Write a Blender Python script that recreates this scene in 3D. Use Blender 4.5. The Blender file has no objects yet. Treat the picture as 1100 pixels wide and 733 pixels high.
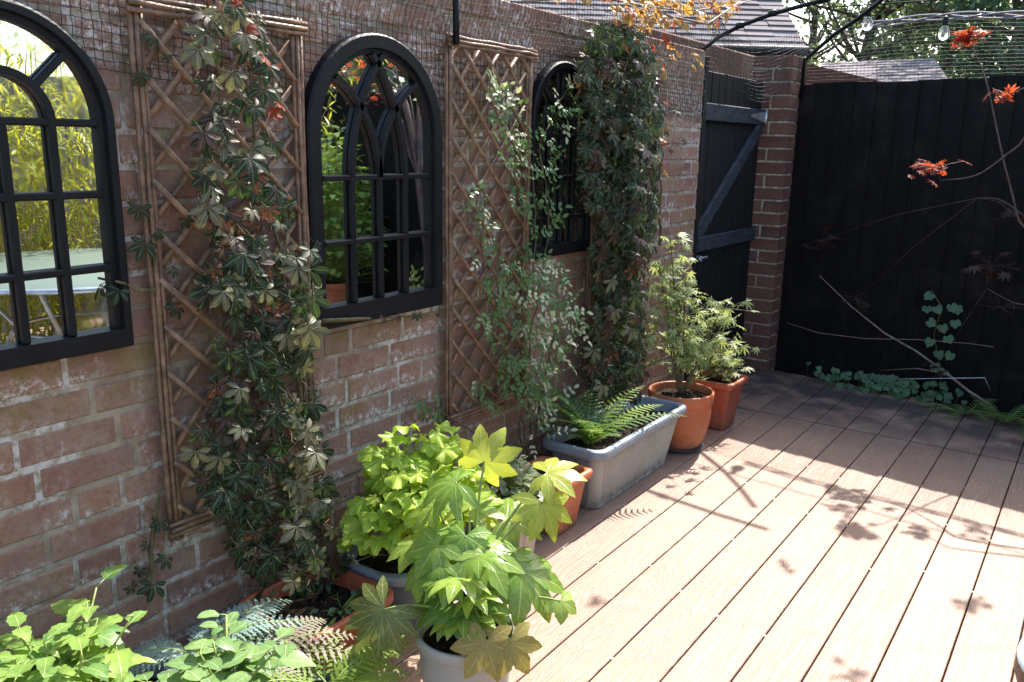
import bpy, math, random
import numpy as np
from mathutils import Vector, Matrix
R = random.Random(7)
sc = bpy.context.scene
COL = sc.collection
PI = math.pi
# ------------------------------------------------------------------ camera (solved from the photograph's vanishing points)
F, CX, CY, HC = 904.0, 550.0, 366.5, 1.40
_t, _a, _r = math.radians(13.1), math.radians(35.1), math.radians(1.0)
FW = Vector((-math.sin(_a)*math.cos(_t), math.cos(_a)*math.cos(_t), -math.sin(_t)))
_rt = Vector((math.cos(_a), math.sin(_a), 0)); _up = _rt.cross(FW)
RT = math.cos(_r)*_rt + math.sin(_r)*_up
UP = -math.sin(_r)*_rt + math.cos(_r)*_up
EYE = Vector((0, 0, HC))
WX = -1.80                                   # garden wall face
FY = 5.42                                    # back fence face
def ray(x, y): return FW + RT*((x-CX)/F) - UP*((y-CY)/F)
def onx(x, y, X): d = ray(x, y); return EYE + d*(X/d.x)
def ony(x, y, Y): d = ray(x, y); return EYE + d*(Y/d.y)
def onz(x, y, Z=0): d = ray(x, y); return EYE + d*((Z-HC)/d.z)
def wall(x, y, off=0): return onx(x, y, WX+off)
cd = bpy.data.cameras.new('camera'); cam = bpy.data.objects.new('camera', cd); COL.objects.link(cam)
cd.sensor_width = 36; cd.lens = F/1100*36; cd.clip_end = 2000; cd.clip_start = 0.02
cam.matrix_world = Matrix(((RT.x, UP.x, -FW.x, 0), (RT.y, UP.y, -FW.y, 0), (RT.z, UP.z, -FW.z, HC), (0, 0, 0, 1)))
sc.camera = cam
# ------------------------------------------------------------------ light
SUN = Vector((-0.04, 0.86, 1.0)).normalized()
w = bpy.data.worlds.new('World'); sc.world = w; w.use_nodes = True
nt = w.node_tree; bg = nt.nodes['Background']
sky = nt.nodes.new('ShaderNodeTexSky'); sky.sky_type = 'NISHITA'; sky.sun_disc = False
sky.sun_elevation = math.asin(SUN.z); sky.sun_rotation = math.atan2(SUN.x, SUN.y)
sky.air_density = 1.2; sky.dust_density = 2.5
nt.links.new(sky.outputs[0], bg.inputs[0]); bg.inputs[1].default_value = 0.15
sl = bpy.data.lights.new('sun', 'SUN'); so = bpy.data.objects.new('sun', sl); COL.objects.link(so)
sl.energy = 4.4; sl.angle = math.radians(0.5); sl.color = (1.0, 0.95, 0.87)
so.rotation_euler = SUN.to_track_quat('Z', 'Y').to_euler(); so.location = (-2, 8, 10)
sc.view_settings.view_transform = 'Standard'; sc.view_settings.look = 'None'
sc.view_settings.exposure = 1.6; sc.view_settings.gamma = 1
# ------------------------------------------------------------------ node helpers
class NT:
    def __init__(s, name):
        s.m = bpy.data.materials.new(name); s.m.use_nodes = True
        s.t = s.m.node_tree; s.t.nodes.clear(); s.out = s.n('OutputMaterial')
    def n(s, typ, **kw):
        nd = s.t.nodes.new('ShaderNode'+typ)
        for k, v in kw.items(): setattr(nd, k, v)
        return nd
    def set(s, sock, v):
        if isinstance(v, bpy.types.NodeSocket): s.t.links.new(v, sock)
        elif hasattr(sock.default_value, '__len__'):
            v = tuple(v) if hasattr(v, '__len__') else (v,)*3
            sock.default_value = v+(1,) if (len(sock.default_value) == 4 and len(v) == 3) else v
        else: sock.default_value = v
    def math(s, op, a, b=0.0, c=None, clamp=False):
        nd = s.n('Math', operation=op, use_clamp=clamp); s.set(nd.inputs[0], a); s.set(nd.inputs[1], b)
        if c is not None: s.set(nd.inputs[2], c)
        return nd.outputs[0]
    def mix(s, f, a, b, blend='MIX'):
        nd = s.n('Mix', data_type='RGBA', blend_type=blend)
        s.set(nd.inputs[0], f); s.set(nd.inputs[6], a); s.set(nd.inputs[7], b); return nd.outputs[2]
    def ramp(s, v, lo, hi, a=0.0, b=1.0):
        nd = s.n('MapRange', interpolation_type='SMOOTHSTEP'); s.set(nd.inputs[0], v)
        for i, q in enumerate((lo, hi, a, b)): s.set(nd.inputs[i+1], q)
        return nd.outputs[0]
    def coord(s, k='Object'): return s.n('TexCoord').outputs[k]
    def map(s, v, scale=(1, 1, 1), loc=(0, 0, 0)):
        nd = s.n('Mapping'); s.set(nd.inputs[0], v); nd.inputs['Scale'].default_value = scale; nd.inputs['Location'].default_value = loc
        return nd.outputs[0]
    def noise(s, v, scale, detail=4, rough=.55, dist=0.0):
        nd = s.n('TexNoise'); s.set(nd.inputs['Vector'], v); s.set(nd.inputs['Scale'], scale)
        nd.inputs['Detail'].default_value = detail; nd.inputs['Roughness'].default_value = rough; nd.inputs['Distortion'].default_value = dist
        return nd.outputs[0]
    def sep(s, v): nd = s.n('SeparateXYZ'); s.set(nd.inputs[0], v); return nd.outputs
    def attr(s): return s.n('Attribute', attribute_name='Col').outputs['Color']
    def bsdf(s, col, rough=.6, bump=None, bs=.3, bd=.01, spec=.5, metal=0.0, **kw):
        p = s.n('BsdfPrincipled'); s.set(p.inputs['Base Color'], col); s.set(p.inputs['Roughness'], rough)
        p.inputs['Specular IOR Level'].default_value = spec; p.inputs['Metallic'].default_value = metal
        for k, v in kw.items(): s.set(p.inputs[k], v)
        if bump is not None:
            b = s.n('Bump'); s.set(b.inputs['Height'], bump); b.inputs['Strength'].default_value = bs; b.inputs['Distance'].default_value = bd
            s.t.links.new(b.outputs[0], p.inputs['Normal']); s.bn = b.outputs[0]
        return p.outputs[0]
    def done(s, sh): s.t.links.new(sh, s.out.inputs[0]); return s.m
def simple(name, col, rough=.6, var=.25, scale=8, bump=.0, spec=.5, metal=0.0, dirt=None, stretch=(1, 1, 1), splash=None):
    t = NT(name); v = t.map(t.coord(), stretch); n1 = t.noise(v, scale, 6, .6)
    c = t.mix(t.ramp(n1, .3, .7), [q*(1-var) for q in col], [min(1, q*(1+var)) for q in col])
    if dirt:
        n2 = t.noise(t.coord(), dirt[1], 6, .65); c = t.mix(t.ramp(n2, .48, .72, 0, dirt[2]), c, dirt[0])
    if splash:                                            # soil splashes and grime near the base
        zz = t.sep(t.coord())[2]; up_ = t.math('SUBTRACT', 1, t.ramp(zz, .0, splash)); n3 = t.ramp(t.noise(t.coord(), 26, 7, .75), .38, .6)
        c = t.mix(t.math('MULTIPLY', t.math('MULTIPLY', up_, n3), .75), c, (.10, .075, .05))
        st_ = t.noise(t.map(t.coord(), (30, 30, 2.5)), 1, 5, .65); c = t.mix(t.ramp(st_, .55, .75, 0, .4), c, [min(1, q*.5+.16) for q in col])
    return t.done(t.bsdf(c, rough, t.noise(v, scale*6, 4), bump, .004, spec, metal) if bump else t.bsdf(c, rough, spec=spec, metal=metal))
def leafmat(name, a, b, vein, vw=.12, rough=.42, trans=.35, tcol=None, side=5, sidestr=.4, edge=None, spec=.3):
    """a..b vary from leaf to leaf; the vein runs along the leaf (u = across, v = along)"""
    t = NT(name); uv = t.sep(t.coord('UV')); rc = t.n('SeparateColor'); t.set(rc.inputs[0], t.attr())
    au = t.math('MULTIPLY', t.math('ABSOLUTE', t.math('SUBTRACT', uv[0], .5)), 2)
    c = t.mix(rc.outputs[0], a, b)
    c = t.mix(t.ramp(t.noise(t.coord(), 60, 3), .3, .75, 0, .45), c, [q*.6 for q in a])
    c = t.mix(t.ramp(t.noise(t.coord(), 24, 5, .7), .60, .72, 0, .45), c, [a[0]*1.5+.03, a[1]*.9+.02, a[2]*.7])
    ph = t.math('FRACT', t.math('SUBTRACT', t.math('MULTIPLY', uv[1], side), t.math('MULTIPLY', au, 1.1)))
    sv = t.math('SUBTRACT', 1, t.ramp(t.math('ABSOLUTE', t.math('SUBTRACT', ph, .5)), .03, .16))
    mid = t.math('SUBTRACT', 1, t.ramp(au, vw*.4, vw*1.6))
    m = t.math('MAXIMUM', mid, t.math('MULTIPLY', sv, sidestr))
    c = t.mix(m, c, vein)
    if edge: c = t.mix(t.ramp(au, .55, .9), c, edge)
    p = t.bsdf(c, rough, t.math('ADD', m, t.math('MULTIPLY', t.noise(t.coord(), 90, 3), .6)), .35, .002, spec)
    tr = t.n('BsdfTranslucent'); t.set(tr.inputs[0], t.mix(.85, c, tcol) if tcol else c)
    mx = t.n('MixShader'); mx.inputs[0].default_value = trans
    t.t.links.new(p, mx.inputs[1]); t.t.links.new(tr.outputs[0], mx.inputs[2])
    return t.done(mx.outputs[0])
# ------------------------------------------------------------------ mesh builder
class MB:
    def __init__(s): s.v = []; s.f = []; s.uv = []; s.c = []; s.mi = []; s.sm = []
    def add(s, vs, fs, uvs=None, c=0.5, mi=0, smooth=True):
        o = len(s.v); s.v.extend(vs)
        for f in fs:
            s.f.append([i+o for i in f]); s.mi.append(mi); s.sm.append(smooth); s.c.extend([c]*len(f))
            if uvs: s.uv.extend([uvs[i] for i in f])
            else: s.uv.extend([(.5, .5)]*len(f))
    def box(s, a, b, c=.5, mi=0, bev=0.0, uvax=None):
        (x0, y0, z0), (x1, y1, z1) = a, b
        if not bev:
            vs = [(x, y, z) for x in (x0, x1) for y in (y0, y1) for z in (z0, z1)]
            s.add([Vector(q) for q in vs], [(0, 1, 3, 2), (4, 6, 7, 5), (0, 4, 5, 1), (2, 3, 7, 6), (0, 2, 6, 4), (1, 5, 7, 3)], None, c, mi, False); return
        V = []; idx = {}
        for ix, x in enumerate((x0, x1)):
            for iy, y in enumerate((y0, y1)):
                for iz, z in enumerate((z0, z1)):
                    for ax in range(3):
                        p = [x, y, z]; k = (ix, iy, iz)
                        for q in range(3):
                            if q != ax: p[q] += bev*(1 if k[q] == 0 else -1)
                        idx[(k, ax)] = len(V); V.append(Vector(p))
        fs = []
        for ax in range(3):
            o1, o2 = [q for q in range(3) if q != ax]
            for sd in (0, 1):
                loop = []
                for i, j in ((0, 0), (1, 0), (1, 1), (0, 1)):
                    k = [0, 0, 0]; k[ax] = sd; k[o1] = i; k[o2] = j; loop.append(idx[(tuple(k), ax)])
                fs.append(loop)
            for i in (0, 1):
                for j in (0, 1):
                    k0 = [0, 0, 0]; k0[o1] = i; k0[o2] = j; k1 = list(k0); k1[ax] = 1; k0 = tuple(k0); k1 = tuple(k1)
                    fs.append([idx[(k0, o1)], idx[(k1, o1)], idx[(k1, o2)], idx[(k0, o2)]])
        for k in [(i, j, l) for i in (0, 1) for j in (0, 1) for l in (0, 1)]: fs.append([idx[(k, 0)], idx[(k, 1)], idx[(k, 2)]])
        uvs = None
        if uvax: uvs = [((p[uvax[0]]-a[uvax[0]])/(b[uvax[0]]-a[uvax[0]]), (p[uvax[1]]-a[uvax[1]])/(b[uvax[1]]-a[uvax[1]])) for p in V]
        s.add(V, fs, uvs, c, mi, False)
    def obox(s, p, q, up, w, h, c=.5, mi=0, bev=.002):
        """bar from p to q, width w across, thickness h along up"""
        p, q, up = Vector(p), Vector(q), Vector(up); d = (q-p); L = d.length; d.normalize(); sd = d.cross(up).normalized(); up = sd.cross(d)
        t = MB(); t.box((0, -w/2, -h/2), (L, w/2, h/2), c, mi, bev)
        s.add([p+d*v.x+sd*v.y+up*v.z for v in t.v], t.f, None, c, mi, False)
    def tube(s, pts, rad, n=6, c=.5, mi=0, cap=True):
        pts = [Vector(p) for p in pts]
        if not hasattr(rad, '__len__'): rad = [rad]*len(pts)
        vs = []; uvs = []; prev = None
        for i, p in enumerate(pts):
            d = (pts[min(i+1, len(pts)-1)]-pts[max(i-1, 0)]); d = d.normalized() if d.length > 1e-9 else Vector((0, 0, 1))
            if prev is None: a = d.cross(Vector((0, 0, 1))); a = a if a.length > .05 else d.cross(Vector((1, 0, 0)))
            else: a = prev-d*prev.dot(d)
            a.normalize(); prev = a; b = d.cross(a)
            for k in range(n):
                th = 2*PI*k/n; vs.append(p+(a*math.cos(th)+b*math.sin(th))*rad[i]); uvs.append((k/n, i/max(1, len(pts)-1)))
        fs = [(i*n+k, i*n+(k+1) % n, (i+1)*n+(k+1) % n, (i+1)*n+k) for i in range(len(pts)-1) for k in range(n)]
        if cap: fs += [tuple(range(n-1, -1, -1)), tuple(range((len(pts)-1)*n, len(pts)*n))]
        s.add(vs, fs, uvs, c, mi)
    def loft(s, rings, closed=True, capa=False, capb=False, c=.5, mi=0, smooth=True):
        n = len(rings[0]); vs = [Vector(p) for r in rings for p in r]; fs = []
        for i in range(len(rings)-1):
            for k in range(n if closed else n-1): fs.append((i*n+k, i*n+(k+1) % n, (i+1)*n+(k+1) % n, (i+1)*n+k))
        if capa: fs.append(tuple(range(n-1, -1, -1)))
        if capb: fs.append(tuple(range((len(rings)-1)*n, len(rings)*n)))
        s.add(vs, fs, None, c, mi, smooth)
    def lathe(s, cxy, prof, n=40, capa=True, capb=False, c=.5, rib=None):
        rings = []
        for r, z in prof:
            rings.append([Vector((cxy[0]+(r+(rib[0]*math.cos(rib[1]*2*PI*k/n) if rib and rib[2] <= z <= rib[3] else 0))*math.cos(2*PI*k/n),
                                  cxy[1]+(r+(rib[0]*math.cos(rib[1]*2*PI*k/n) if rib and rib[2] <= z <= rib[3] else 0))*math.sin(2*PI*k/n), z)) for k in range(n)])
        s.loft(rings, True, capa, capb, c)
    def leaf(s, o, d, nrm, L, W, prof, segs=5, fold=.25, curl=.3, c=None, mi=0, ser=0.0, wave=0.0):
        d = Vector(d).normalized(); sd = d.cross(Vector(nrm))
        if sd.length < 1e-4: sd = d.cross(Vector((1, .3, .2)))
        sd.normalize(); n = sd.cross(d).normalized(); p = Vector(o); vs = []; uvs = []; st = L/segs
        if c is None: c = R.random()
        dd = d.copy(); nn = n.copy(); ca, sa = math.cos(curl/segs), math.sin(curl/segs)
        for i in range(segs+1):
            t = i/segs; ww = W*prof(t)
            if ser and 0 < i < segs: ww *= 1+ser*(1 if i % 2 else -1)
            wv = wave*math.sin(t*9+c*6)*W
            vs += [p-sd*ww+nn*(fold*ww+wv), p.copy(), p+sd*ww+nn*(fold*ww-wv)]; uvs += [(0, t), (.5, t), (1, t)]
            p = p+dd*st; dd, nn = dd*ca-nn*sa, nn*ca+dd*sa
        fs = []
        for i in range(segs):
            a = i*3; fs += [(a, a+1, a+4, a+3), (a+1, a+2, a+5, a+4)]
        s.add(vs, fs, uvs, c, mi)
    def build(s, name, mat, parent=None, base=None):
        base = parent.location if parent is not None else Vector(base or (0, 0, 0))
        if parent is not None and parent.parent is not None: base = parent.matrix_basis.translation + parent.parent.location
        if parent is not None and parent.type == 'MESH' and parent.parent is not None: base = parent.parent.location
        me = bpy.data.meshes.new(name); me.from_pydata([(v[0]-base[0], v[1]-base[1], v[2]-base[2]) for v in s.v], [], s.f)
        ul = me.uv_layers.new(name='UVMap'); ul.data.foreach_set('uv', np.array(s.uv, dtype=np.float32).ravel())
        ca = me.color_attributes.new('Col', 'FLOAT_COLOR', 'CORNER'); cc = np.array(s.c, dtype=np.float32)
        ca.data.foreach_set('color', np.stack([cc, cc, cc, np.ones_like(cc)], 1).ravel())
        me.polygons.foreach_set('use_smooth', s.sm); me.polygons.foreach_set('material_index', s.mi)
        for m in (mat if isinstance(mat, (list, tuple)) else [mat]): me.materials.append(m)
        me.update(); o = bpy.data.objects.new(name, me); COL.objects.link(o)
        if parent is not None: o.parent = parent
        else: o.location = base
        return o
def tag(o, label=None, cat=None, group=None, kind=None):
    for k, v in (('label', label), ('category', cat), ('group', group), ('kind', kind)):
        if v: o[k] = v
    return o
def thing(name, label, cat, loc, group=None):
    o = bpy.data.objects.new(name, None); COL.objects.link(o); o.location = loc; o.empty_display_size = .1
    return tag(o, label, cat, group)
def lerp(a, b, t): return a+(b-a)*t
def rv(): 
    v = Vector((R.gauss(0, 1), R.gauss(0, 1), R.gauss(0, 1))); return v.normalized()
# leaf outlines (half width along the leaf)
ovate = lambda t: max(0.02, (math.sin(PI*t**.72))**.85) if 0 < t < 1 else .02
acum = lambda t: max(.015, math.sin(PI*t**.62)**.9*(1-t)**.22) if 0 < t < 1 else .02
lance = lambda t: max(0.02, math.sin(PI*t**.9)) if 0 < t < 1 else .02
obov = lambda t: max(.02, math.sin(PI*min(1, t**1.25))**.9) if 0 < t < 1 else .03
blade = lambda t: max(.03, min(1, t*6)*(1-t)**.6)
# ------------------------------------------------------------------ materials
def brick_material(name, ca, cb, cc, eff=1.0, moss=1.0):
    t = NT(name); uv = t.sep(t.coord('UV')); rc = t.n('SeparateColor'); t.set(rc.inputs[0], t.attr()); r = rc.outputs[0]
    ob = t.coord(); xyz = t.sep(ob)
    c = t.mix(r, ca, cb); c = t.mix(t.ramp(t.math('FRACT', t.math('MULTIPLY', r, 3.7)), .7, 1.0, 0, .6), c, [q*.55 for q in cb]); c = t.mix(t.ramp(t.noise(ob, 9, 5, .65), .42, .7), c, cc)
    c = t.mix(t.ramp(t.noise(ob, 5, 5, .7), .35, .7, 0, .45*eff), c, (.33, .275, .235))
    c = t.mix(t.ramp(t.noise(ob, 70, 4, .7), .4, .75, 0, .55), c, [q*.45 for q in ca])
    # lime bloom sitting on the lower half of some bricks and towards the wall head
    low = t.math('SUBTRACT', 1, t.ramp(t.math('ADD', uv[1], t.math('MULTIPLY', t.math('SUBTRACT', t.noise(ob, 11, 4), .5), 1.3)), .1, .7))
    big = t.ramp(t.noise(ob, 2.9, 4, .65), .42, .56); head = t.ramp(xyz[2], 1.3, 1.7, 0, 1.1)
    fine = t.ramp(t.noise(ob, 55, 6, .75), .46, .62)
    pick = t.ramp(t.math('FRACT', t.math('MULTIPLY', r, 7.31)), .15, .55, .2, 1.0)
    low = t.math('MULTIPLY', low, pick)
    e = t.math('MULTIPLY', t.math('ADD', t.math('MULTIPLY', low, big), t.math('MULTIPLY', head, t.ramp(t.noise(ob, 6, 4), .4, .65)), clamp=True), fine)
    c = t.mix(t.math('MULTIPLY', e, .95*eff, clamp=True), c, (.66, .64, .64))
    # mortar smears and grime eating in from the joints
    eu = t.math('ABSOLUTE', t.math('SUBTRACT', uv[0], .5)); ev_ = t.math('ABSOLUTE', t.math('SUBTRACT', uv[1], .5))
    edge = t.math('MAXIMUM', t.ramp(eu, .43, .5), t.ramp(ev_, .34, .5)); c = t.mix(t.math('MULTIPLY', edge, t.ramp(t.noise(ob, 48, 5, .7), .46, .66, 0, .45*eff)), c, (.34, .28, .20))
    # drips of lime running down across several courses
    dr = t.noise(t.map(ob, (1, 9, 1.1)), 1.6, 6, .7); c = t.mix(t.math('MULTIPLY', t.ramp(dr, .54, .72, 0, .75*eff), fine), c, (.62, .60, .59))
    # green-yellow algae under the frames that drip on the wall
    band = t.math('MULTIPLY', t.ramp(xyz[2], .76, .86), t.math('SUBTRACT', 1, t.ramp(xyz[2], .93, .97))); yb = t.math('SUBTRACT', 1, t.ramp(xyz[1], 1.9, 2.6))
    c = t.mix(t.math('MULTIPLY', t.math('MULTIPLY', band, yb), t.ramp(t.noise(ob, 16, 5, .7), .38, .64, 0, .6*moss)), c, (.17, .145, .04))
    mo = t.math('MULTIPLY', t.ramp(t.noise(ob, 3.1, 4, .6), .52, .7), t.ramp(t.noise(ob, 40, 5, .7), .38, .6))
    c = t.mix(t.math('MULTIPLY', mo, .6*moss), c, (.20, .17, .045))
    return t.done(t.bsdf(c, .88, t.noise(ob, 95, 7, .75), .7, .004, .15))
M = {}
M['brick'] = brick_material('brown_brick', (.315, .168, .118), (.23, .110, .088), (.30, .195, .135))
M['brick2'] = brick_material('dark_red_brick', (.17, .080, .060), (.12, .056, .048), (.155, .085, .065), .08, .1)
t = NT('mortar'); ob = t.coord(); c = t.mix(t.ramp(t.noise(ob, 12, 5, .65), .35, .7), (.215, .17, .125), (.35, .295, .225))
c = t.mix(t.math('MULTIPLY', t.ramp(t.noise(ob, 2.9, 4, .65), .42, .56, 0, .8), t.ramp(t.noise(ob, 40, 5, .7), .4, .6)), c, (.56, .55, .53)); c = t.mix(t.ramp(t.noise(ob, 3.5, 4), .55, .75, 0, .6), c, (.2, .18, .05))
M['mortar'] = t.done(t.bsdf(c, .95, t.noise(ob, 160, 5, .7), .6, .004, .1))
# composite deck boards: embossed wood grain, one tint per board
t = NT('composite_decking'); ob = t.coord(); rc = t.n('SeparateColor'); t.set(rc.inputs[0], t.attr()); r = rc.outputs[0]
xyz = t.sep(ob)
off = t.n('CombineXYZ'); t.set(off.inputs[0], t.math('MULTIPLY', r, 37)); t.set(off.inputs[1], t.math('MULTIPLY', r, 91))
va = t.n('VectorMath', operation='ADD'); t.set(va.inputs[0], ob); t.set(va.inputs[1], off.outputs[0])
v = t.map(va.outputs[0], (13, 1.15, 1))
g = t.noise(v, 1.5, 2, .5, .6)
rings = t.math('FRACT', t.math('MULTIPLY', g, 17)); ln = t.ramp(t.math('ABSOLUTE', t.math('SUBTRACT', rings, .5)), .12, .34)
fib = t.noise(t.map(ob, (160, 5, 1)), 1, 3, .6)
c = t.mix(r, (.275, .178, .132), (.325, .22, .162)); c = t.mix(t.math('MULTIPLY', ln, .42), c, (.19, .11, .08))
c = t.mix(t.ramp(t.noise(ob, 2.2, 5, .6), .4, .75, 0, .35), c, (.36, .27, .20))
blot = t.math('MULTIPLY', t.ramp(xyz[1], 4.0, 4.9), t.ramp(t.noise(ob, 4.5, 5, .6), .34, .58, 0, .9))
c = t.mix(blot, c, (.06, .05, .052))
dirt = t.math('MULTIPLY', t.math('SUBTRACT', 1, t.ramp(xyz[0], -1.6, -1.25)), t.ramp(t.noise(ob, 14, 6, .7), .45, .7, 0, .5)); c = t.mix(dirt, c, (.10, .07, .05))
h = t.math('ADD', t.math('MULTIPLY', ln, -.8), t.math('MULTIPLY', fib, .5))
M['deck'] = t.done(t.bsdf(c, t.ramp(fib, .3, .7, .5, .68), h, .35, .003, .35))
M['soil'] = simple('potting_soil', (.022, .015, .010), .95, .6, 60, 1.0, .15, dirt=((.10, .07, .045), 90, .5))
M['earth'] = simple('bed_earth', (.03, .022, .015), .95, .5, 30, .9, .1)
M['black'] = simple('black_painted_frame', (.0045, .0055, .0085), .5, .3, 14, .25, .22)
M['blackwood'] = simple('black_stained_timber', (.0035, .0035, .0045), .8, .5, 9, .6, .22, stretch=(6, 6, .6), dirt=((.016, .0145, .014), 5, .8))
M['gatewood'] = simple('black_gate_boards', (.005, .0053, .007), .75, .5, 9, .6, .3, stretch=(6, 6, .6), dirt=((.014, .014, .015), 6, .6))
M['bluewood'] = simple('faded_blue_black_timber', (.026, .036, .049), .7, .45, 12, .6, .3, stretch=(5, 1.2, 4))
M['cane'] = simple('brown_willow_cane', (.15, .088, .056), .5, .5, 26, .5, .45, dirt=((.30, .20, .14), 30, .5))
M['canepale'] = simple('tan_willow_cane', (.205, .125, .08), .5, .45, 26, .5, .45, dirt=((.14, .085, .055), 30, .5))
M['terra'] = simple('terracotta_plastic', (.46, .135, .055), .5, .14, 9, .15, .4, dirt=((.52, .30, .20), 14, .4), splash=.16)
M['terrab'] = simple('brown_terracotta_plastic', (.34, .085, .045), .5, .16, 9, .15, .4, dirt=((.25, .14, .09), 12, .4), splash=.16)
M['greyp'] = simple('grey_plastic', (.34, .335, .305), .5, .1, 6, .12, .4, dirt=((.25, .24, .20), 9, .35), splash=.08)
M['bluep'] = simple('slate_blue_plastic', (.21, .245, .285), .45, .14, 8, .12, .45, dirt=((.30, .31, .31), 12, .4), splash=.16)
M['slate'] = simple('dark_blue_plastic', (.09, .115, .15), .45, .2, 8, .12, .45)
M['palegrey'] = simple('pale_grey_plastic', (.40, .42, .44), .5, .12, 8, .1, .4)
M['beige'] = simple('beige_stone_resin', (.47, .41, .34), .6, .12, 10, .2, .3)
M['steel'] = simple('zinc_steel', (.45, .50, .56), .4, .2, 20, .1, .5, .8)
M['clip'] = simple('pale_deck_clip', (.36, .32, .28), .5)
M['net'] = simple('black_plastic_net', (.04, .042, .046), .6, .2, 20, 0, .15)
M['netpale'] = simple('bundled_net', (.17, .16, .20), .7, .3, 60, .0, .6)
M['stem'] = simple('green_brown_stem', (.10, .085, .04), .6, .4, 30, .3, .3)
M['gstem'] = simple('green_stem', (.20, .26, .06), .5, .3, 20, 0, .4)
M['twig'] = simple('grey_twig', (.22, .18, .15), .7, .4, 30, .4, .2)
M['bark'] = simple('brown_bark', (.09, .07, .055), .9, .5, 14, .9, .15)
M['rtwig'] = simple('purple_twig', (.085, .055, .055), .6, .4, 30, .2, .3)
M['culm'] = simple('bamboo_culm', (.36, .30, .07), .4, .3, 10, 0, .4)
M['greyfence'] = simple('weathered_grey_timber', (.19, .18, .17), .85, .35, 7, .5, .15, stretch=(5, 5, .5))
t = NT('mirror_glass'); ob = t.coord(); gl = t.bsdf((.80, .83, .81), t.ramp(t.noise(ob, 9, 5, .6), .4, .8, .006, .05), metal=1.0)   # dust and dried water spots
du = t.bsdf((.30, .29, .26), .9, spec=.1); mx = t.n('MixShader'); t.set(mx.inputs[0], t.math('ADD', t.ramp(t.noise(ob, 75, 3, .6), .62, .72, 0, .10), t.ramp(t.noise(ob, 5, 5, .65), .5, .8, .0, .06))); t.t.links.new(gl, mx.inputs[1]); t.t.links.new(du, mx.inputs[2]); M['mirror'] = t.done(mx.outputs[0])
t = NT('table_glass'); gl = t.bsdf((.15, .19, .165), .35, spec=.2); M['tableglass'] = t.done(gl)
t = NT('clear_bulb'); M['bulb'] = t.done(t.bsdf((.9, .93, .95), .03, **{'Transmission Weight': .9, 'IOR': 1.3}))
t = NT('roof_tiles'); ob = t.coord(); c = t.mix(t.ramp(t.noise(ob, 3, 4), .35, .7), (.16, .135, .14), (.21, .185, .19)); rc = t.n('SeparateColor'); t.set(rc.inputs[0], t.attr())
c = t.mix(t.math('MULTIPLY', rc.outputs[0], .5), c, (.25, .225, .225)); M['tile'] = t.done(t.bsdf(c, .92, t.noise(ob, 40, 4), .4, .01, .08))
M['grass'] = simple('lawn_far', (.05, .085, .025), .9, .4, 3, 0, .1)
M['creeper'] = leafmat('silver_veined_creeper_leaf', (.009, .018, .008), (.026, .042, .018), (.14, .18, .12), .09, .45, .16, (.10, .18, .03), 6, .18, spec=.17)
M['creeperlit'] = leafmat('sunlit_creeper_leaf', (.085, .085, .045), (.15, .145, .08), (.25, .25, .17), .10, .34, .25, (.22, .22, .06), 6, .25)  # paler copy of the creeper leaf, sunlight put into its colour
M['creeperb'] = leafmat('bronze_creeper_leaf', (.030, .016, .012), (.055, .030, .020), (.16, .12, .09), .09, .42, .2, (.20, .06, .02), 6, .18)
M['redleaf'] = leafmat('young_red_leaf', (.20, .03, .02), (.32, .065, .03), (.36, .12, .06), .08, .55, .45, (.55, .09, .03), 5, .1, spec=.12)
M['orangeleaf'] = leafmat('orange_leaf', (.30, .13, .035), (.40, .29, .08), (.45, .3, .12), .08, .45, .4, (.60, .33, .07), 5, .15)
M['fatsia'] = leafmat('glossy_palmate_leaf', (.14, .26, .045), (.28, .40, .07), (.42, .50, .18), .06, .26, .40, (.42, .58, .06), 6, .22, spec=.5)
M['fatsianew'] = leafmat('yellow_green_young_leaf', (.33, .40, .05), (.40, .45, .07), (.50, .53, .18), .06, .33, .45, (.52, .58, .05), 6, .2, spec=.5)
M['fatsiaold'] = leafmat('olive_old_leaf', (.10, .13, .035), (.13, .15, .04), (.30, .32, .16), .05, .38, .25, (.22, .24, .04), 6, .3)
M['fatsiabr'] = leafmat('browning_leaf', (.27, .25, .06), (.33, .24, .07), (.4, .36, .15), .06, .4, .3, (.42, .33, .06), 6, .3)
M['lime'] = leafmat('lime_ruffled_leaf', (.27, .42, .035), (.42, .54, .06), (.46, .56, .12), .05, .42, .38, (.45, .62, .05), 4, .1)
M['fern'] = leafmat('bright_fern_frond', (.16, .27, .045), (.26, .37, .07), (.34, .42, .12), .1, .5, .4, (.40, .55, .06), 3, .1)
M['ferndk'] = leafmat('green_fern_frond', (.075, .16, .05), (.13, .23, .075), (.2, .3, .12), .1, .5, .35, (.22, .40, .06), 3, .1)
M['fernsilv'] = leafmat('silver_fern_frond', (.16, .265, .225), (.25, .36, .31), (.20, .18, .17), .12, .55, .2, (.3, .4, .25), 3, .1)
M['fernpink'] = leafmat('bronze_silver_fern_frond', (.25, .235, .18), (.31, .30, .22), (.26, .15, .13), .16, .55, .25, (.45, .4, .25), 3, .15)
M['ovate'] = leafmat('pale_ovate_leaf', (.13, .24, .085), (.22, .33, .12), (.34, .42, .22), .05, .38, .28, (.30, .45, .08), 5, .2)
M['hyd'] = leafmat('light_green_serrate_leaf', (.11, .23, .07), (.30, .43, .09), (.40, .48, .18), .05, .36, .38, (.42, .58, .06), 6, .22)
M['jasm'] = leafmat('small_green_leaflet', (.05, .135, .04), (.11, .22, .07), (.2, .3, .12), .06, .35, .3, (.3, .42, .08), 4, .1)
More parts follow.
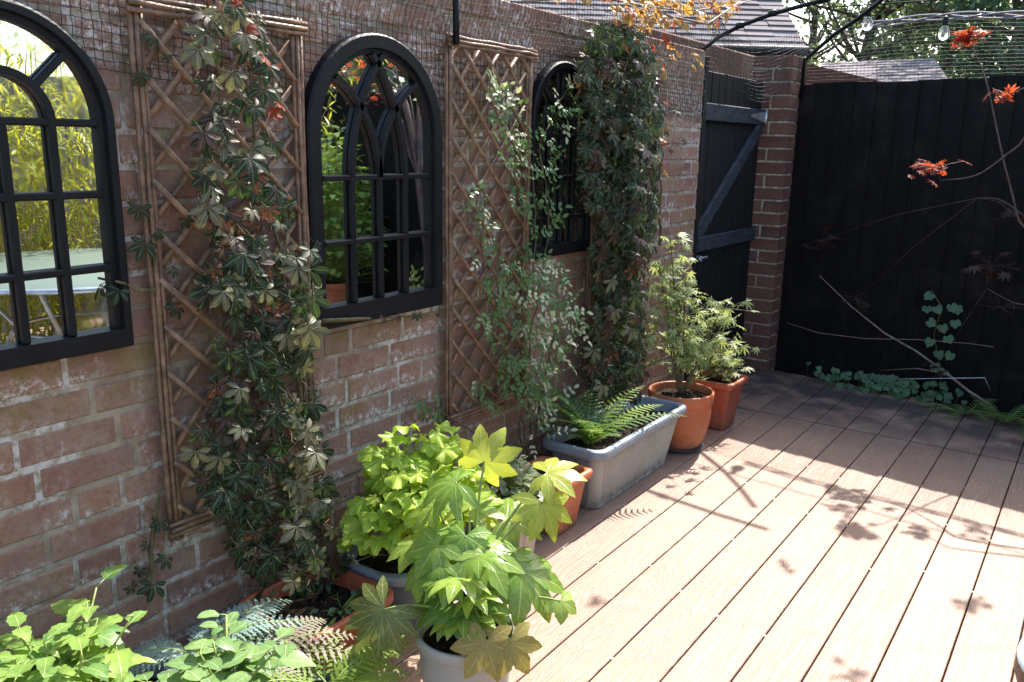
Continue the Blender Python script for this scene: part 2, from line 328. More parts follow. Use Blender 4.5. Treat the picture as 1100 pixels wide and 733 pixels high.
M['jasmp'] = leafmat('pale_new_leaflet', (.38, .44, .26), (.50, .53, .38), (.45, .5, .3), .06, .35, .35, (.5, .55, .2), 4, .1)
M['maple'] = leafmat('green_maple_leaf', (.23, .31, .10), (.36, .42, .19), (.40, .45, .24), .08, .42, .38, (.46, .53, .15), 4, .1)
M['varieg'] = leafmat('variegated_leaf', (.13, .19, .08), (.18, .24, .10), (.2, .26, .12), .06, .45, .3, (.35, .4, .15), 4, .1, edge=(.48, .48, .34))
M['bamboo'] = leafmat('bamboo_leaf', (.22, .28, .035), (.42, .42, .06), (.4, .42, .12), .05, .4, .45, (.62, .60, .06), 2, .0)
M['ivy'] = leafmat('dark_ivy_leaf', (.05, .13, .06), (.09, .18, .09), (.2, .3, .18), .06, .35, .2, (.12, .25, .06), 4, .3)
M['acershade'] = leafmat('shaded_maple_leaf', (.035, .018, .014), (.05, .03, .022), (.07, .04, .03), .06, .5, .3, (.2, .04, .02), 4, .1)  # dark copy of the red maple leaf, shade put into its colour
M['treeleaf'] = leafmat('tree_leaf', (.10, .14, .075), (.17, .21, .12), (.1, .14, .06), .05, .5, .35, (.20, .28, .09), 2, 0)
M['treedark'] = leafmat('dark_evergreen_leaf', (.045, .085, .05), (.085, .13, .075), (.05, .09, .045), .05, .5, .25, (.08, .16, .06), 2, 0)
# ------------------------------------------------------------------ setting
mb = MB(); n = 40
mb.add([Vector(p) for p in ((-400, -400, -.12), (400, -400, -.12), (400, 800, -.12), (-400, 800, -.12))], [(0, 1, 2, 3)], smooth=False)
tag(mb.build('ground', M['grass']), 'green lawn and land reaching to the horizon', 'ground', kind='structure')
def patch(name, x0, x1, y0, y1, z, amp, nx, ny, mat, label):
    mb = MB(); vs = []; r2 = random.Random(3)
    for j in range(ny+1):
        for i in range(nx+1): vs.append(Vector((lerp(x0, x1, i/nx), lerp(y0, y1, j/ny), z+r2.uniform(-amp, amp))))
    mb.add(vs, [(j*(nx+1)+i, j*(nx+1)+i+1, (j+1)*(nx+1)+i+1, (j+1)*(nx+1)+i) for j in range(ny) for i in range(nx)])
    return tag(mb.build(name, mat), label, 'ground', kind='structure')
patch('soil_bed', -1.66, 3.0, 4.6, 5.5, -.035, .022, 90, 22, M['earth'], 'dark earth strip between the deck edge and black fence')
mb = MB(); PITCH = .1545; GAP = .0046
gaps = [-.04-PITCH*k for k in range(12)][::-1]+[-.04+PITCH*k for k in range(1, 20)]
mb.box((gaps[0]-.1, -3, -.11), (gaps[-1], 4.6, -.034), .3, 1)
for i in range(len(gaps)-1):
    a, b = gaps[i]+GAP/2, gaps[i+1]-GAP/2
    far = 5.32-.17*(a+1.6)/1.5 if a > -1.75 else 5.3; far = max(4.75, far)
    mb.box((a, -3, -.03), (b, 4.386, 0), R.random(), 0, .0022)
    mb.box((a, 4.404, -.03), (b, far, R.uniform(-.0005, .0005)), R.random(), 0, .0022)
for g_ in gaps:
    y = -1.0+R.uniform(0, .3)
    while y < 4.3: mb.box((g_-GAP*.6, y, -.012), (g_+GAP*.6, y+.010, -.0008), .5, 2); y += R.choice((.46, .92, .93))
mb.box((-2.05, 4.3, -.11), (gaps[0]-.003, 5.3, -.002), .4, 0, .002)
tag(mb.build('deck', [M['deck'], M['earth'], M['clip']]), 'brown composite deck of long embossed boards', 'deck', kind='structure')
# ------------------------------------------------------------------ brickwork
def course_row(mb, y0, y1, z, hgt, place, rr, L=.215, jt=.011, head=.28):
    y = y0-rr.uniform(0, L)
    while y < y1:
        l = L if rr.random() > head else .1025
        a, b = max(y, y0), min(y+l, y1)
        if b-a > .02: place(a, b, z, z+hgt, rr)
        y += l+jt
BP, BH = .0785, .0675
rr = random.Random(11)
mb = MB(); Y0, Y1, ZT = -1.6, 4.235, 1.81
zph = wall(153, 436).z; zph -= math.floor((zph+.12)/BP)*BP
mb.box((WX-.215, Y0, -.12), (WX-.0045, Y1-.004, ZT-.01), .5, 1)
def pl(a, b, z0, z1, rr):
    dx = rr.uniform(-.0025, .0015); mb.box((WX-.06, a, z0+rr.uniform(-.001, .001)), (WX+dx, b, z1+rr.uniform(-.001, .001)), rr.random(), 0, .005, (1, 2))
z = zph+.0055
while z < ZT-.02:
    course_row(mb, Y0, Y1, z, BH, pl, rr); z += BP
zt = z-BP+BH
y = Y0
while y < Y1-.05:                                        # brick-on-edge coping
    mb.box((WX-.22, y, zt+.011), (WX+.003, y+.066, zt+.08), rr.random(), 0, .004, (1, 2)); y += .0765
mb.box((WX-.21, Y0, zt), (WX-.004, Y1-.005, zt+.074), .5, 1)
ZTOP = zt+.08
tag(mb.build('brick_wall', [M['brick'], M['mortar']]), 'long brown brick garden wall with white bloom, hung with mirrors', 'wall')
# pillar
mb = MB(); px0, px1, py0, py1 = WX-.12, -1.675, 5.245, 5.418
mb.box((px0+.006, py0+.006, -.1), (px1-.006, py1-.006, 1.93), .5, 1); z = .0; k = 0
while z < 1.9:
    zz = (z, z+BH)
    if k % 2: segs = [((px0, py0), (px0+.12, py1)), ((px0+.131, py0), (px1, py1))]
    else: segs = [((px0, py0), (px1, py0+.1)), ((px0, py0+.111), (px1, py1))]
    for (ax, ay), (bx, by) in segs: mb.box((ax, ay, zz[0]), (bx, by, zz[1]), rr.random(), 0, .0035, (1, 2))
    z += BP; k += 1
tag(mb.build('brick_pillar', [M['brick2'], M['mortar']], None, (-1.78, 5.33, 0)), 'narrow dark red brick pillar between the black gate and fence', 'pillar')
# ------------------------------------------------------------------ black fence
fr = thing('black_fence', 'tall black close-boarded timber fence across the far end of the deck', 'fence', (-1.7, FY+.02, -.05)); fr.rotation_euler.z = -.09
def fy(x): return FY-.09*(x+1.7)
mb = MB(); x = -1.672; rr = random.Random(5)
x = -1.73
while x < 3.0:
    wd = rr.choice((.118, .122, .126)); zt_ = 1.795+rr.uniform(-.012, .012); y0 = FY+.010+rr.uniform(-.002, .002)
    a = [(x, y0+.008, -.1), (x+wd+.02, y0-.006, -.1), (x+wd+.02, y0+.006, -.1), (x, y0+.013, -.1)]
    b = [(p[0]+rr.uniform(-.002, .002), p[1], zt_) for p in a]
    mb.loft([a, b], True, True, True, rr.random(), 0, False); x += wd
mb.build('board_panel', M['blackwood'], fr)
for zz in (.35, 1.0, 1.6):
    mb = MB(); mb.box((-1.67, FY+.03, zz), (3.0, FY+.075, zz+.08), .5, 0, .004); mb.build('rail', M['blackwood'], fr)
sf = thing('grey_fence', 'weathered grey timber side fence behind the bamboo', 'fence', (3.05, 2, -.05))
mb = MB(); y = -2.0
while y < 5.4:
    mb.box((3.04, y, -.1), (3.06, y+.13, 1.85+rr.uniform(-.01, .01)), rr.random(), 0, .002); y += .136
mb.build('board_panel', M['greyfence'], sf)
for y in (-2, 0, 1.83, 3.66, 5.3): mb = MB(); mb.box((3.06, y, -.1), (3.15, y+.09, 1.9), .5, 0, .004); mb.build('post', M['greyfence'], sf)
# ------------------------------------------------------------------ gate
GX = -1.845
gt = thing('timber_gate', 'black timber ledged and braced gate between wall end and brick pillar', 'gate', (GX, 4.75, .03))
mb = MB(); y = 4.245
while y < 5.22:
    e = min(y+.098, 5.238); mb.box((GX-.022, y+.001, .05), (GX+rr.uniform(-.001, .001), e-.002, 1.80), rr.random(), 0, .004); y += .1
mb.build('board_panel', M['gatewood'], gt)
for z0, z1 in ((1.545, 1.635), (.845, .925), (.09, .17)):
    mb = MB(); mb.box((GX+.0025, 4.25, z0), (GX+.028, 5.235, z1), .5, 0, .004)
    rl = mb.build('rail', M['bluewood'], gt); rail0 = rl if z0 > 1.5 else rail0
mb = MB(); mb.obox((GX+.015, 4.32, .93), (GX+.015, 5.20, 1.54), (1, 0, 0), .085, .024, .5, 0, .004); mb.build('brace', M['bluewood'], gt)
mb = MB()
mb.loft([[(GX+.0305, 4.98, 1.585), (GX+.0305, 5.235, 1.556), (GX+.0305, 5.235, 1.625), (GX+.0305, 4.98, 1.600)],
         [(GX+.035, 4.98, 1.585), (GX+.035, 5.235, 1.556), (GX+.035, 5.235, 1.625), (GX+.035, 4.98, 1.600)]], True, True, True, .5, 0, False)
mb.tube([(GX+.036, 5.232, 1.54), (GX+.036, 5.232, 1.64)], .008, 8)
mb.build('hinge', M['steel'], rail0)
mb = MB(); mb.box((GX-.03, 4.239, .0), (GX+.045, 4.285, 1.86), .5, 0, .003); mb.build('gate_post', M['gatewood'], gt)
mb = MB(); mb.box((GX+.004, 4.31, .80), (GX+.06, 4.33, .83), .5, 0, .003); lt = mb.build('latch', M['steel'], gt); mb = MB(); mb.tube([(GX+.05, 4.30, .815), (GX+.05, 4.42, .815)], .007, 8); mb.build('bolt', M['steel'], lt)
# ------------------------------------------------------------------ arched mirrors
def arch_pts(c, half, z0, spring, n=28):
    pts = [(c-half, z0)]
    for i in range(n+1):
        th = PI-PI*i/n; pts.append((c+half*math.cos(th), spring+half*math.sin(th)))
    pts.append((c+half, z0)); return pts
def mirror(label, c, half, fwid, z0, spring, crossz, style, grp='arched window mirrors on the brick wall'):
    c, half, z0, spring = c*.98, half*.98, 1.4+(z0-1.4)*.98, 1.4+(spring-1.4)*.98; crossz = [1.4+(q-1.4)*.98 for q in crossz]
    o = thing('arched_mirror', label, 'mirror', (WX, c, z0), grp)
    xb, xf = WX+.004, WX+.036
    outer = arch_pts(c, half, z0, spring); hi = half-fwid; inner = arch_pts(c, hi, z0+fwid+.005, spring)
    def off(pts, d):                                      # shift towards the middle of the opening
        r = []
        for (y, z) in pts:
            v = Vector((y-c, max(0, z-spring))); v = v.normalized()*d if v.length > 0 else v
            r.append((y-v.x, z-v.y if z > spring else z))
        return r
    mb = MB()
    rings = [[(xb, y, z) for y, z in outer], [(xf-.006, y, z) for y, z in outer], [(xf, y, z) for y, z in off(outer, .006)],
             [(xf, y, z) for y, z in off(inner, -.016)], [(xf-.012, y, z) for y, z in off(inner, -.013)], [(xf-.013, y, z) for y, z in inner], [(xb, y, z) for y, z in inner]]
    for i in range(len(rings)-1):
        a, b = rings[i], rings[i+1]; m = len(a)
        mb.add([Vector(p) for p in a+b], [(k, k+1, m+k+1, m+k) for k in range(m-1)]+[(m-1, 0, m, 2*m-1)], smooth=False)
    mb.build('frame', M['black'], o)
    g = arch_pts(c, hi+.004, z0+fwid, spring); mb = MB(); mb.add([Vector((WX+.010, y, z)) for y, z in g], [tuple(range(len(g)))], smooth=False)
    mb.build('mirror_glass', M['mirror'], o)
    mb = MB(); bw, xm = .016, WX+.021
    def bar(p, q, wd=bw): mb.obox((xm, p[0], p[1]), (xm, q[0], q[1]), (1, 0, 0), wd, .017, .5, 0, .003)
    def arc(cy, cz, r, a0, a1, n=16):
        ps = [(cy+r*math.cos(lerp(a0, a1, i/n)), cz+r*math.sin(lerp(a0, a1, i/n))) for i in range(n+1)]
        inn = []; 
        for d, xx in ((-bw/2, xm-.0085), (-bw/2, xm+.0085), (bw/2, xm+.0085), (bw/2, xm-.0085)):
            inn.append([(xx, cy+(r+d)*math.cos(lerp(a0, a1, i/n)), cz+(r+d)*math.sin(lerp(a0, a1, i/n))) for i in range(n+1)])
        mb.loft([[inn[k][i] for k in range(4)] for i in range(n+1)], True, True, True, .5, 0, False)
    p = hi/2; zb = z0+fwid+.005
    for zz in crossz: mb.obox((xm-.0012, c-hi, zz), (xm-.0012, c+hi, zz), (1, 0, 0), bw, .018, .5, 0, .003)
    if style == 'sun':
        for k in (-1, 0, 1): bar((c+k*p, zb), (c+k*p, spring))
        arc(c, spring, p, 0, PI)
        for a in (45, 90, 135): ca, sa = math.cos(math.radians(a)), math.sin(math.radians(a)); bar((c+p*ca, spring+p*sa), (c+hi*ca, spring+hi*sa))
    else:
        zs = crossz[0]
        for k in (-1, 0, 1): bar((c+k*p, zb), (c+k*p, zs))
        for k in (-1, 0, 1):
            for sg in (1, -1):
                if k*sg > 0: continue
                Rr = hi*(1.38 if k == 0 else 2.3); cy = c+k*p+sg*Rr; th = 0.0                 # follow the curve until it meets the round frame
                while th < 1.5:
                    y_, z_ = cy-sg*Rr*math.cos(th), zs+Rr*math.sin(th)
                    if z_ > spring and (y_-c)**2+(z_-spring)**2 > hi*hi or abs(y_-c) > hi: break
                    th += .01
                arc(cy, zs, Rr, PI if sg > 0 else 0, PI-th if sg > 0 else th)
    mb.build('glazing_bars', M['black'], o)
    return o
mirror('black arched mirror with sunburst bars at the left edge, reflecting bamboo and a table', .815, .232, .036, .935, 1.43, [1.43, 1.28, 1.118], 'sun')
mirror('black arched mirror with pointed gothic bars, between the two cane trellises', 1.873, .283, .055, .872, 1.425, [1.30, 1.115], 'gothic')
mirror('black arched mirror half hidden by leaves, beyond the second trellis', 2.905, .225, .040, .97, 1.495, [1.44, 1.28, 1.12], 'sun')
mb = MB(); mb.lathe((0, 0), [(.001, 0), (.006, .001), (.006, .003), (.001, .005)], 12)
# ------------------------------------------------------------------ cane trellises
def trellis(label, ya, yb, z0, z1, lean=0.0):
    ya, yb, z0, z1 = ya*.977, yb*.977, 1.4+(z0-1.4)*.977, 1.4+(z1-1.4)*.977
    o = thing('cane_trellis', label, 'trellis', (WX, (ya+yb)/2, z0), 'brown cane trellises on the wall')
    rr = random.Random(int(ya*100))
    def wob(p, q, r, x, n=9, amp=.0016, mbx=None):
        pts = []; rad = []
        for i in range(n+1):
            t = i/n; pts.append((x+rr.uniform(-1, 1)*amp*.6, lerp(p[0], q[0], t)+rr.uniform(-1, 1)*amp, lerp(p[1], q[1], t)+rr.uniform(-1, 1)*amp)); rad.append(r*rr.uniform(.85, 1.15))
        mbx.tube(pts, rad, 7)
    mb = MB()
    for k in range(3):
        d = k*.0125
        wob((ya+d, z0-.02), (ya+d, z1+.012), .0061, WX+.03+.004*(k % 2), mbx=mb); wob((yb-d, z0-.02), (yb-d, z1+.012), .0061, WX+.03+.004*(k % 2), mbx=mb)
        wob((ya-.012, z0+d), (yb+.012, z0+d), .0061, WX+.043+.003*(k % 2), mbx=mb); wob((ya-.012, z1-d), (yb+.012, z1-d), .0061, WX+.043+.003*(k % 2), mbx=mb)
    mb.build('frame', M['cane'], o)
    y0, y1, a, b = ya+.02, yb-.02, z0+.02, z1-.02; st = .112; sl_ = 1.02
    for sg, xx in ((-1, WX+.034), (1, WX+.020)):
        mb = MB()
        c0 = a-(y1-y0)*sl_ if sg > 0 else a
        cmax = b if sg > 0 else b+(y1-y0)*sl_
        q = c0+.05
        while q < cmax:
            # line z = q + sg*sl*(y-y0)
            ts = []
            for yy in (y0, y1):
                zz = q+sg*sl_*(yy-y0)
                if a <= zz <= b: ts.append((yy, zz))
            for zz in (a, b):
                yy = y0+(zz-q)/(sg*sl_)
                if y0 < yy < y1: ts.append((yy, zz))
            if len(ts) >= 2:
                p1, p2 = min(ts), max(ts)
                if abs(p1[0]-p2[0]) > .03: wob(p1, p2, (.0078 if sg > 0 else .0068), xx, 5, .002, mb)
            q += st
        mb.build('lattice', M['canepale'], o)
    return o
trellis('brown cane lattice trellis beside the left mirror, under a dark silver-veined creeper', 1.105, 1.58, .435, 1.70)
trellis('brown cane lattice trellis right of the gothic mirror, twined with fine green climber', 2.185, 2.67, .435, 1.735)
trellis('brown cane trellis almost hidden by the dense dark creeper near the gate', 3.135, 3.60, .42, 1.72)
# ------------------------------------------------------------------ pots
def rrect(cx, cy, hx, hy, r, z, n=6, rib=0.0, nr=40):
    pts = []
    def seg(p, q, m, nx, ny):
        for i in range(m):
            t = i/m; o = rib*(.5-.5*math.cos(2*PI*(i/2.0))) if (0 < i < m) else 0
            pts.append((lerp(p[0], q[0], t)-nx*o, lerp(p[1], q[1], t)-ny*o, z))
    cs = [(cx+hx-r, cy+hy-r, 0), (cx-hx+r, cy+hy-r, PI/2), (cx-hx+r, cy-hy+r, PI), (cx+hx-r, cy-hy+r, 1.5*PI)]
    for k, (a, b, th) in enumerate(cs):
        for i in range(n): pts.append((a+r*math.cos(th+PI/2*i/n), b+r*math.sin(th+PI/2*i/n), z))
        a2, b2, th2 = cs[(k+1) % 4]; e = th+PI/2
        p = (a+r*math.cos(e), b+r*math.sin(e)); q = (a2+r*math.cos(e), b2+r*math.sin(e))
        seg(p, q, nr, math.cos(e), math.sin(e))
    return pts
def soil_disc(mb, outline, z, amp, rr):
    c = Vector((sum(p[0] for p in outline)/len(outline), sum(p[1] for p in outline)/len(outline), z)); rings = []
    for k in range(7):
        t = 1-k/7; rings.append([(lerp(c.x, p[0], t), lerp(c.y, p[1], t), z+rr.uniform(-amp, amp)+amp*2*(1-t)) for p in outline])
    mb.loft(rings, True, False, True)
    for _ in range(50):                                   # crumbs and bark chips
        p = rr.choice(outline); t = rr.random()**.5; q = Vector((lerp(c.x, p[0], t), lerp(c.y, p[1], t), z+amp*2*(1-t))); s_ = rr.uniform(.003, .008)
        mb.add([q+Vector((rr.uniform(-1, 1), rr.uniform(-1, 1), rr.uniform(-.3, 1)))*s_ for _ in range(4)], [(0, 1, 2), (0, 2, 3), (0, 3, 1), (1, 3, 2)], None, rr.random())
def trough(name, label, cat, cx, cy, hx, hy, h, mat, taper=.8, rib=0.0, lip=.014, rimh=.028, r=.035, rimmat=None, soil=.05, grp=None, nr=40, z0=0.0):
    o = thing(name, label, cat, (cx, cy, z0), grp); mb = MB(); ti = max(.012, lip)
    b, tx, ty = taper, hx-lip, hy-lip; bx, by = hx*taper-lip, hy-(hx-hx*taper)-lip*2 if hy > hx*1.5 else hy*taper-lip
    def ring(t, rb=0.0, ex=0.0): return rrect(cx, cy, lerp(bx, tx, t)+ex, lerp(by, ty, t)+ex, r, z0+h*t, 6, rb, nr)
    mb.loft(smooth=not rib, capa=True, rings=[rrect(cx, cy, bx-.01, by-.01, r*.8, z0, 6, 0, nr), ring(.015), ring(.06, rib), ring(.3, rib), ring(.6, rib), ring(1-(rimh+.02)/h, rib), ring(1-(rimh+.008)/h)])
    mb.build('pot_body', mat, o); mb = MB(); zr = z0+h-rimh
    def rg(e, z): return rrect(cx, cy, hx+e, hy+e, r+.008, z, 6, 0, nr)
    mb.loft([rg(-lip*1.1, zr-.008), rg(-.003, zr-.003), rg(0, zr+.004), rg(0, z0+h-.006), rg(-.004, z0+h-.001), rg(-lip*1.2, z0+h), rg(-lip*1.2-.006, z0+h-.006), rg(-lip*1.3-.01, z0+h-soil-.02)], True)
    mb.build('rim', rimmat or mat, o); mb = MB()
    soil_disc(mb, rrect(cx, cy, hx-lip-.012, hy-lip-.012, r, 0, 4, 0, 10), z0+h-soil, .008, R); mb.build('soil', M['soil'], o)
    return o
def roundpot(name, label, cat, cx, cy, rt, rb, h, mat, rimh=.04, lip=.01, soil=.04, rib=None, belly=0.0, rimmat=None, grp=None, n=48, saucer=None):
    o = thing(name, label, cat, (cx, cy, 0), grp); mb = MB()
    prof = [(rb*.2, 0), (rb-.006, 0), (rb, .006)]+[(lerp(rb, rt-lip, q)+belly*math.sin(PI*q), h*q*(1-rimh/h)) for q in (.1, .25, .4, .55, .7, .85, 1)]
    z0 = saucer[1] if saucer else 0
    prof = [(r_, z_+z0) for r_, z_ in prof]
    mb.lathe((cx, cy), prof, n if not rib else n*4, True, False, .5, rib); mb.build('pot_body', mat, o); mb = MB(); zr = h-rimh+z0; H_ = h+z0
    mb.lathe((cx, cy), [(rt-lip, zr-.004), (rt-.002, zr), (rt, zr+.004), (rt+.002, H_-.006), (rt, H_-.001), (rt-.005, H_), (rt-.010, H_-.003), (rt-.012, H_-.012), (rt-lip-.012, H_-soil-.02)], n, False)
    mb.build('rim', rimmat or mat, o); mb = MB()
    soil_disc(mb, [(cx+(rt-lip-.010)*math.cos(2*PI*k/28), cy+(rt-lip-.010)*math.sin(2*PI*k/28), 0) for k in range(28)], H_-soil, .008, R); mb.build('soil', M['soil'], o)
    if saucer:
        mb = MB(); s_ = saucer[0]; mb.lathe((cx, cy), [(s_*.8, .0015), (s_, .02), (s_+.004, .024), (s_-.004, .02), (s_*.8, .006), (.01, .006)], n, True, True); tag(mb.build('saucer', M['slate'], None, (cx, cy, 0)), 'dark round saucer under the terracotta-coloured pot with the maple', 'saucer')
    return o
trough('trough_planter', 'long grey ribbed trough with blue-grey rim holding a fern', 'planter', -1.575, 3.04, .143, .405, .275, M['greyp'], .70, .010, .018, .035, .04, M['bluep'], .055, nr=46)
roundpot('round_pot', 'round terracotta-coloured pot on a saucer with a small green maple', 'plant pot', -1.545, 3.60, .152, .10, .275, M['terra'], .055, .008, .035, None, .016, saucer=(.118, .012))
trough('square_pot', 'small square terracotta-coloured pot nearest the gate', 'plant pot', -1.535, 4.03, .125, .125, .26, M['terrab'], .74, 0, .014, .03, .02, soil=.03, nr=8)
trough('square_pot', 'square terracotta-coloured pot wedged at the near end of the grey trough', 'plant pot', -1.565, 2.50, .12, .115, .225, M['terra'], .74, 0, .014, .03, .02, soil=.03, nr=8)
roundpot('ribbed_pot', 'beige ribbed round pot behind the large palmate plant', 'plant pot', -1.535, 2.17, .125, .085, .255, M['beige'], .03, .008, .03, (.0035, 24, .01, .22))
roundpot('round_pot', 'grey round pot in the foreground holding a large palmate-leaved plant', 'plant pot', -1.145, 1.455, .125, .088, .25, M['greyp'], .03, .010, .035, None, .006)
trough('oval_pot', 'dark slate-blue pot under the lime green ruffled plant', 'plant pot', -1.60, 1.71, .145, .15, .21, M['slate'], .8, 0, .014, .03, .09, M['bluep'], .03, nr=6)
trough('trough_planter', 'reddish terracotta-coloured trough at the foot of the first creeper', 'planter', -1.61, 1.39, .155, .16, .20, M['terrab'], .78, 0, .014, .03, .03, soil=.05, nr=12)
roundpot('round_pot', 'pale grey round pot half buried in ferns at lower left', 'plant pot', -1.545, 1.135, .092, .07, .19, M['palegrey'], .03, .01, .03)
roundpot('round_pot', 'small dark pot under the bright yellow-green fern', 'plant pot', -1.35, 1.19, .085, .065, .13, M['slate'], .03, .01, .02)
roundpot('round_pot', 'small dark pot under the pale ovate-leaved plant', 'plant pot', -1.41, .97, .085, .065, .15, M['slate'], .03, .01, .02)
trough('trough_planter', 'dark planter hidden under the ferns at the lower left corner', 'planter', -1.645, .79, .13, .22, .16, M['slate'], .8, 0, .014, .03, .03, soil=.03, nr=12)
# ------------------------------------------------------------------ plants
def curve(p0, d0, L, bend, n=8, wob=.0):
    """points of a stem that starts along d0 and bends by the vector bend"""
    p = Vector(p0); d = Vector(d0).normalized(); out = [p.copy()]
    for i in range(n):
        d = (d+Vector(bend)/n+rv()*wob).normalized(); p = p+d*(L/n); out.append(p.copy())
    return out
petio = lambda t: .03 if t < .1 else max(.02, math.sin(PI*((t-.1)/.9)**1.1)**.85) if t < 1 else .02
def palmate(mb, o, d, nrm, L, W, angs=(-78, -40, 0, 40, 78), prof=obov, segs=5, curl=.45, fold=.22, scl=(.72, .92, 1, .92, .72), mi=0, ser=0.0, c=None):
    d = Vector(d).normalized(); nrm = Vector(nrm); sd = d.cross(nrm).normalized(); nrm = sd.cross(d).normalized(); c = R.random() if c is None else c
    for a, k in zip(angs, scl):
        r = math.radians(a+R.uniform(-5, 5)); dd = d*math.cos(r)+sd*math.sin(r)
        mb.leaf(o, dd, nrm+rv()*.12, L*k*R.uniform(.92, 1.06), W*k, prof, segs, fold, curl*R.uniform(.6, 1.4), c, mi, ser)
def lobed(mb, o, d, nrm, Rad, nl=8, spread=250, merge=.42, segs=9, curl=.5, mi=0, c=None, lw=1.0):
    """one large leaf of nl lobes joined round the stalk"""
    d = Vector(d).normalized(); nrm = Vector(nrm); sd = d.cross(nrm).normalized(); nrm = sd.cross(d).normalized(); c = R.random() if c is None else c
    st = spread/(nl-1); ha = math.tan(math.radians(st/2))*1.04
    for i in range(nl):
        a = math.radians(-spread/2+st*i); k = .62+.38*math.cos(a/2)**1.2
        L = Rad*k; mw = merge*L*ha
        def prof(t, mw=mw, L=L):
            if t <= merge: return t*L*ha
            u = (t-merge)/(1-merge); return max(.0008, lw*mw*(1+.30*math.sin(PI*min(1, u*1.5))) * max(0, 1-u**2.6)**.8)
        mb.leaf(o, d*math.cos(a)+sd*math.sin(a), nrm, L, 1.0, prof, segs, .10, curl*R.uniform(.8, 1.2), c, mi, .05)
def ruffled(mb, o, d, nrm, Rad, lobes=7, mi=0, c=None, ruf=.2):
    d = Vector(d).normalized(); nrm = Vector(nrm); sd = d.cross(nrm).normalized(); nrm = sd.cross(d).normalized(); c = R.random() if c is None else c
    n = 43; vs = [Vector(o)]; uvs = [(.5, 0)]; ph = R.random()*6
    for k, t in enumerate((.4, .75, 1.0)):
        for i in range(n):
            a = lerp(-2.75, 2.75, i/(n-1)); lob = 1-.24*t*(abs(math.sin(a*lobes/2))**3)*(1 if t > .5 else .3)-(.07*(i % 2) if t == 1.0 else 0); r = Rad*t*lob*(.75+.25*math.cos(a))
            vs.append(Vector(o)+d*(r*math.cos(a)+Rad*.15*t)+sd*r*math.sin(a)+nrm*(Rad*ruf*t*t*math.sin(a*lobes+ph)*.55-Rad*.22*t*t+Rad*.16*t)); uvs.append((.5+.5*((i*lobes/(n-1)) % 1-.5), t))
    fs = [(0, 1+i, 2+i) for i in range(n-1)]
    for k in range(2):
        for i in range(n-1): a = 1+k*n+i; fs.append((a, a+n, a+n+1, a+1))
    mb.add(vs, fs, uvs, c, mi)
def frond(mbl, mbs, p0, d0, L, W, bend=(0, 0, -1.2), npin=18, mi=0, start=.12, pw=.105, curl=.3):
    pts = curve(p0, d0, L, bend, 14, .02); mbs.tube(pts, [lerp(.0032, .0008, i/14) for i in range(15)], 5); c = R.random()
    for i in range(npin):
        t = lerp(start, .985, i/(npin-1)); f = t*14; k = min(13, int(f)); p = pts[k].lerp(pts[k+1], f-k); dr = (pts[k+1]-pts[k]).normalized()
        upv = Vector((0, 0, 1)); sd = dr.cross(upv); sd = sd.normalized() if sd.length > .05 else Vector((1, 0, 0)); nn = sd.cross(dr).normalized()
        u = (t-start)/(1-start); l = W*(math.sin(PI*(.16+.84*u)**.8)**.8+.05)*(1 if u < .93 else .7)
        for sg in (1, -1):
            mbl.leaf(p, sd*sg*.93+dr*.42+nn*.05, nn, l*R.uniform(.9, 1.08), W*pw*(.55+.45*l/W), blade, 9, .1, curl, c, mi, .42)
    return pts
def plant(name, label, cat, base, grp=None): return thing(name, label, cat, base, grp)
def smooth(ps, m=5):
    ps = [Vector(p) for p in ps]; out = []
    for i in range(len(ps)-1):
        a, b, c, d = ps[max(0, i-1)], ps[i], ps[i+1], ps[min(len(ps)-1, i+2)]
        for k in range(m):
            t = k/m; out.append(.5*((2*b)+(c-a)*t+(2*a-5*b+4*c-d)*t*t+(3*b-a-3*c+d)*t**3))
    return out+[ps[-1]]
def inpoly(pt, poly):
    x, y = pt; ins = False
    for i in range(len(poly)):
        (x1, y1), (x2, y2) = poly[i], poly[i-1]
        if (y1 > y) != (y2 > y) and x < (x2-x1)*(y-y1)/(y2-y1)+x1: ins = not ins
    return ins
def scatter(poly, n, mind):
    xs = [p[0] for p in poly]; ys = [p[1] for p in poly]; out = []; k = 0
    while len(out) < n and k < n*60:
        k += 1; p = (R.uniform(min(xs), max(xs)), R.uniform(min(ys), max(ys)))
        if inpoly(p, poly) and all((p[0]-q[0])**2+(p[1]-q[1])**2 > mind*mind for q in out): out.append(p)
    return out
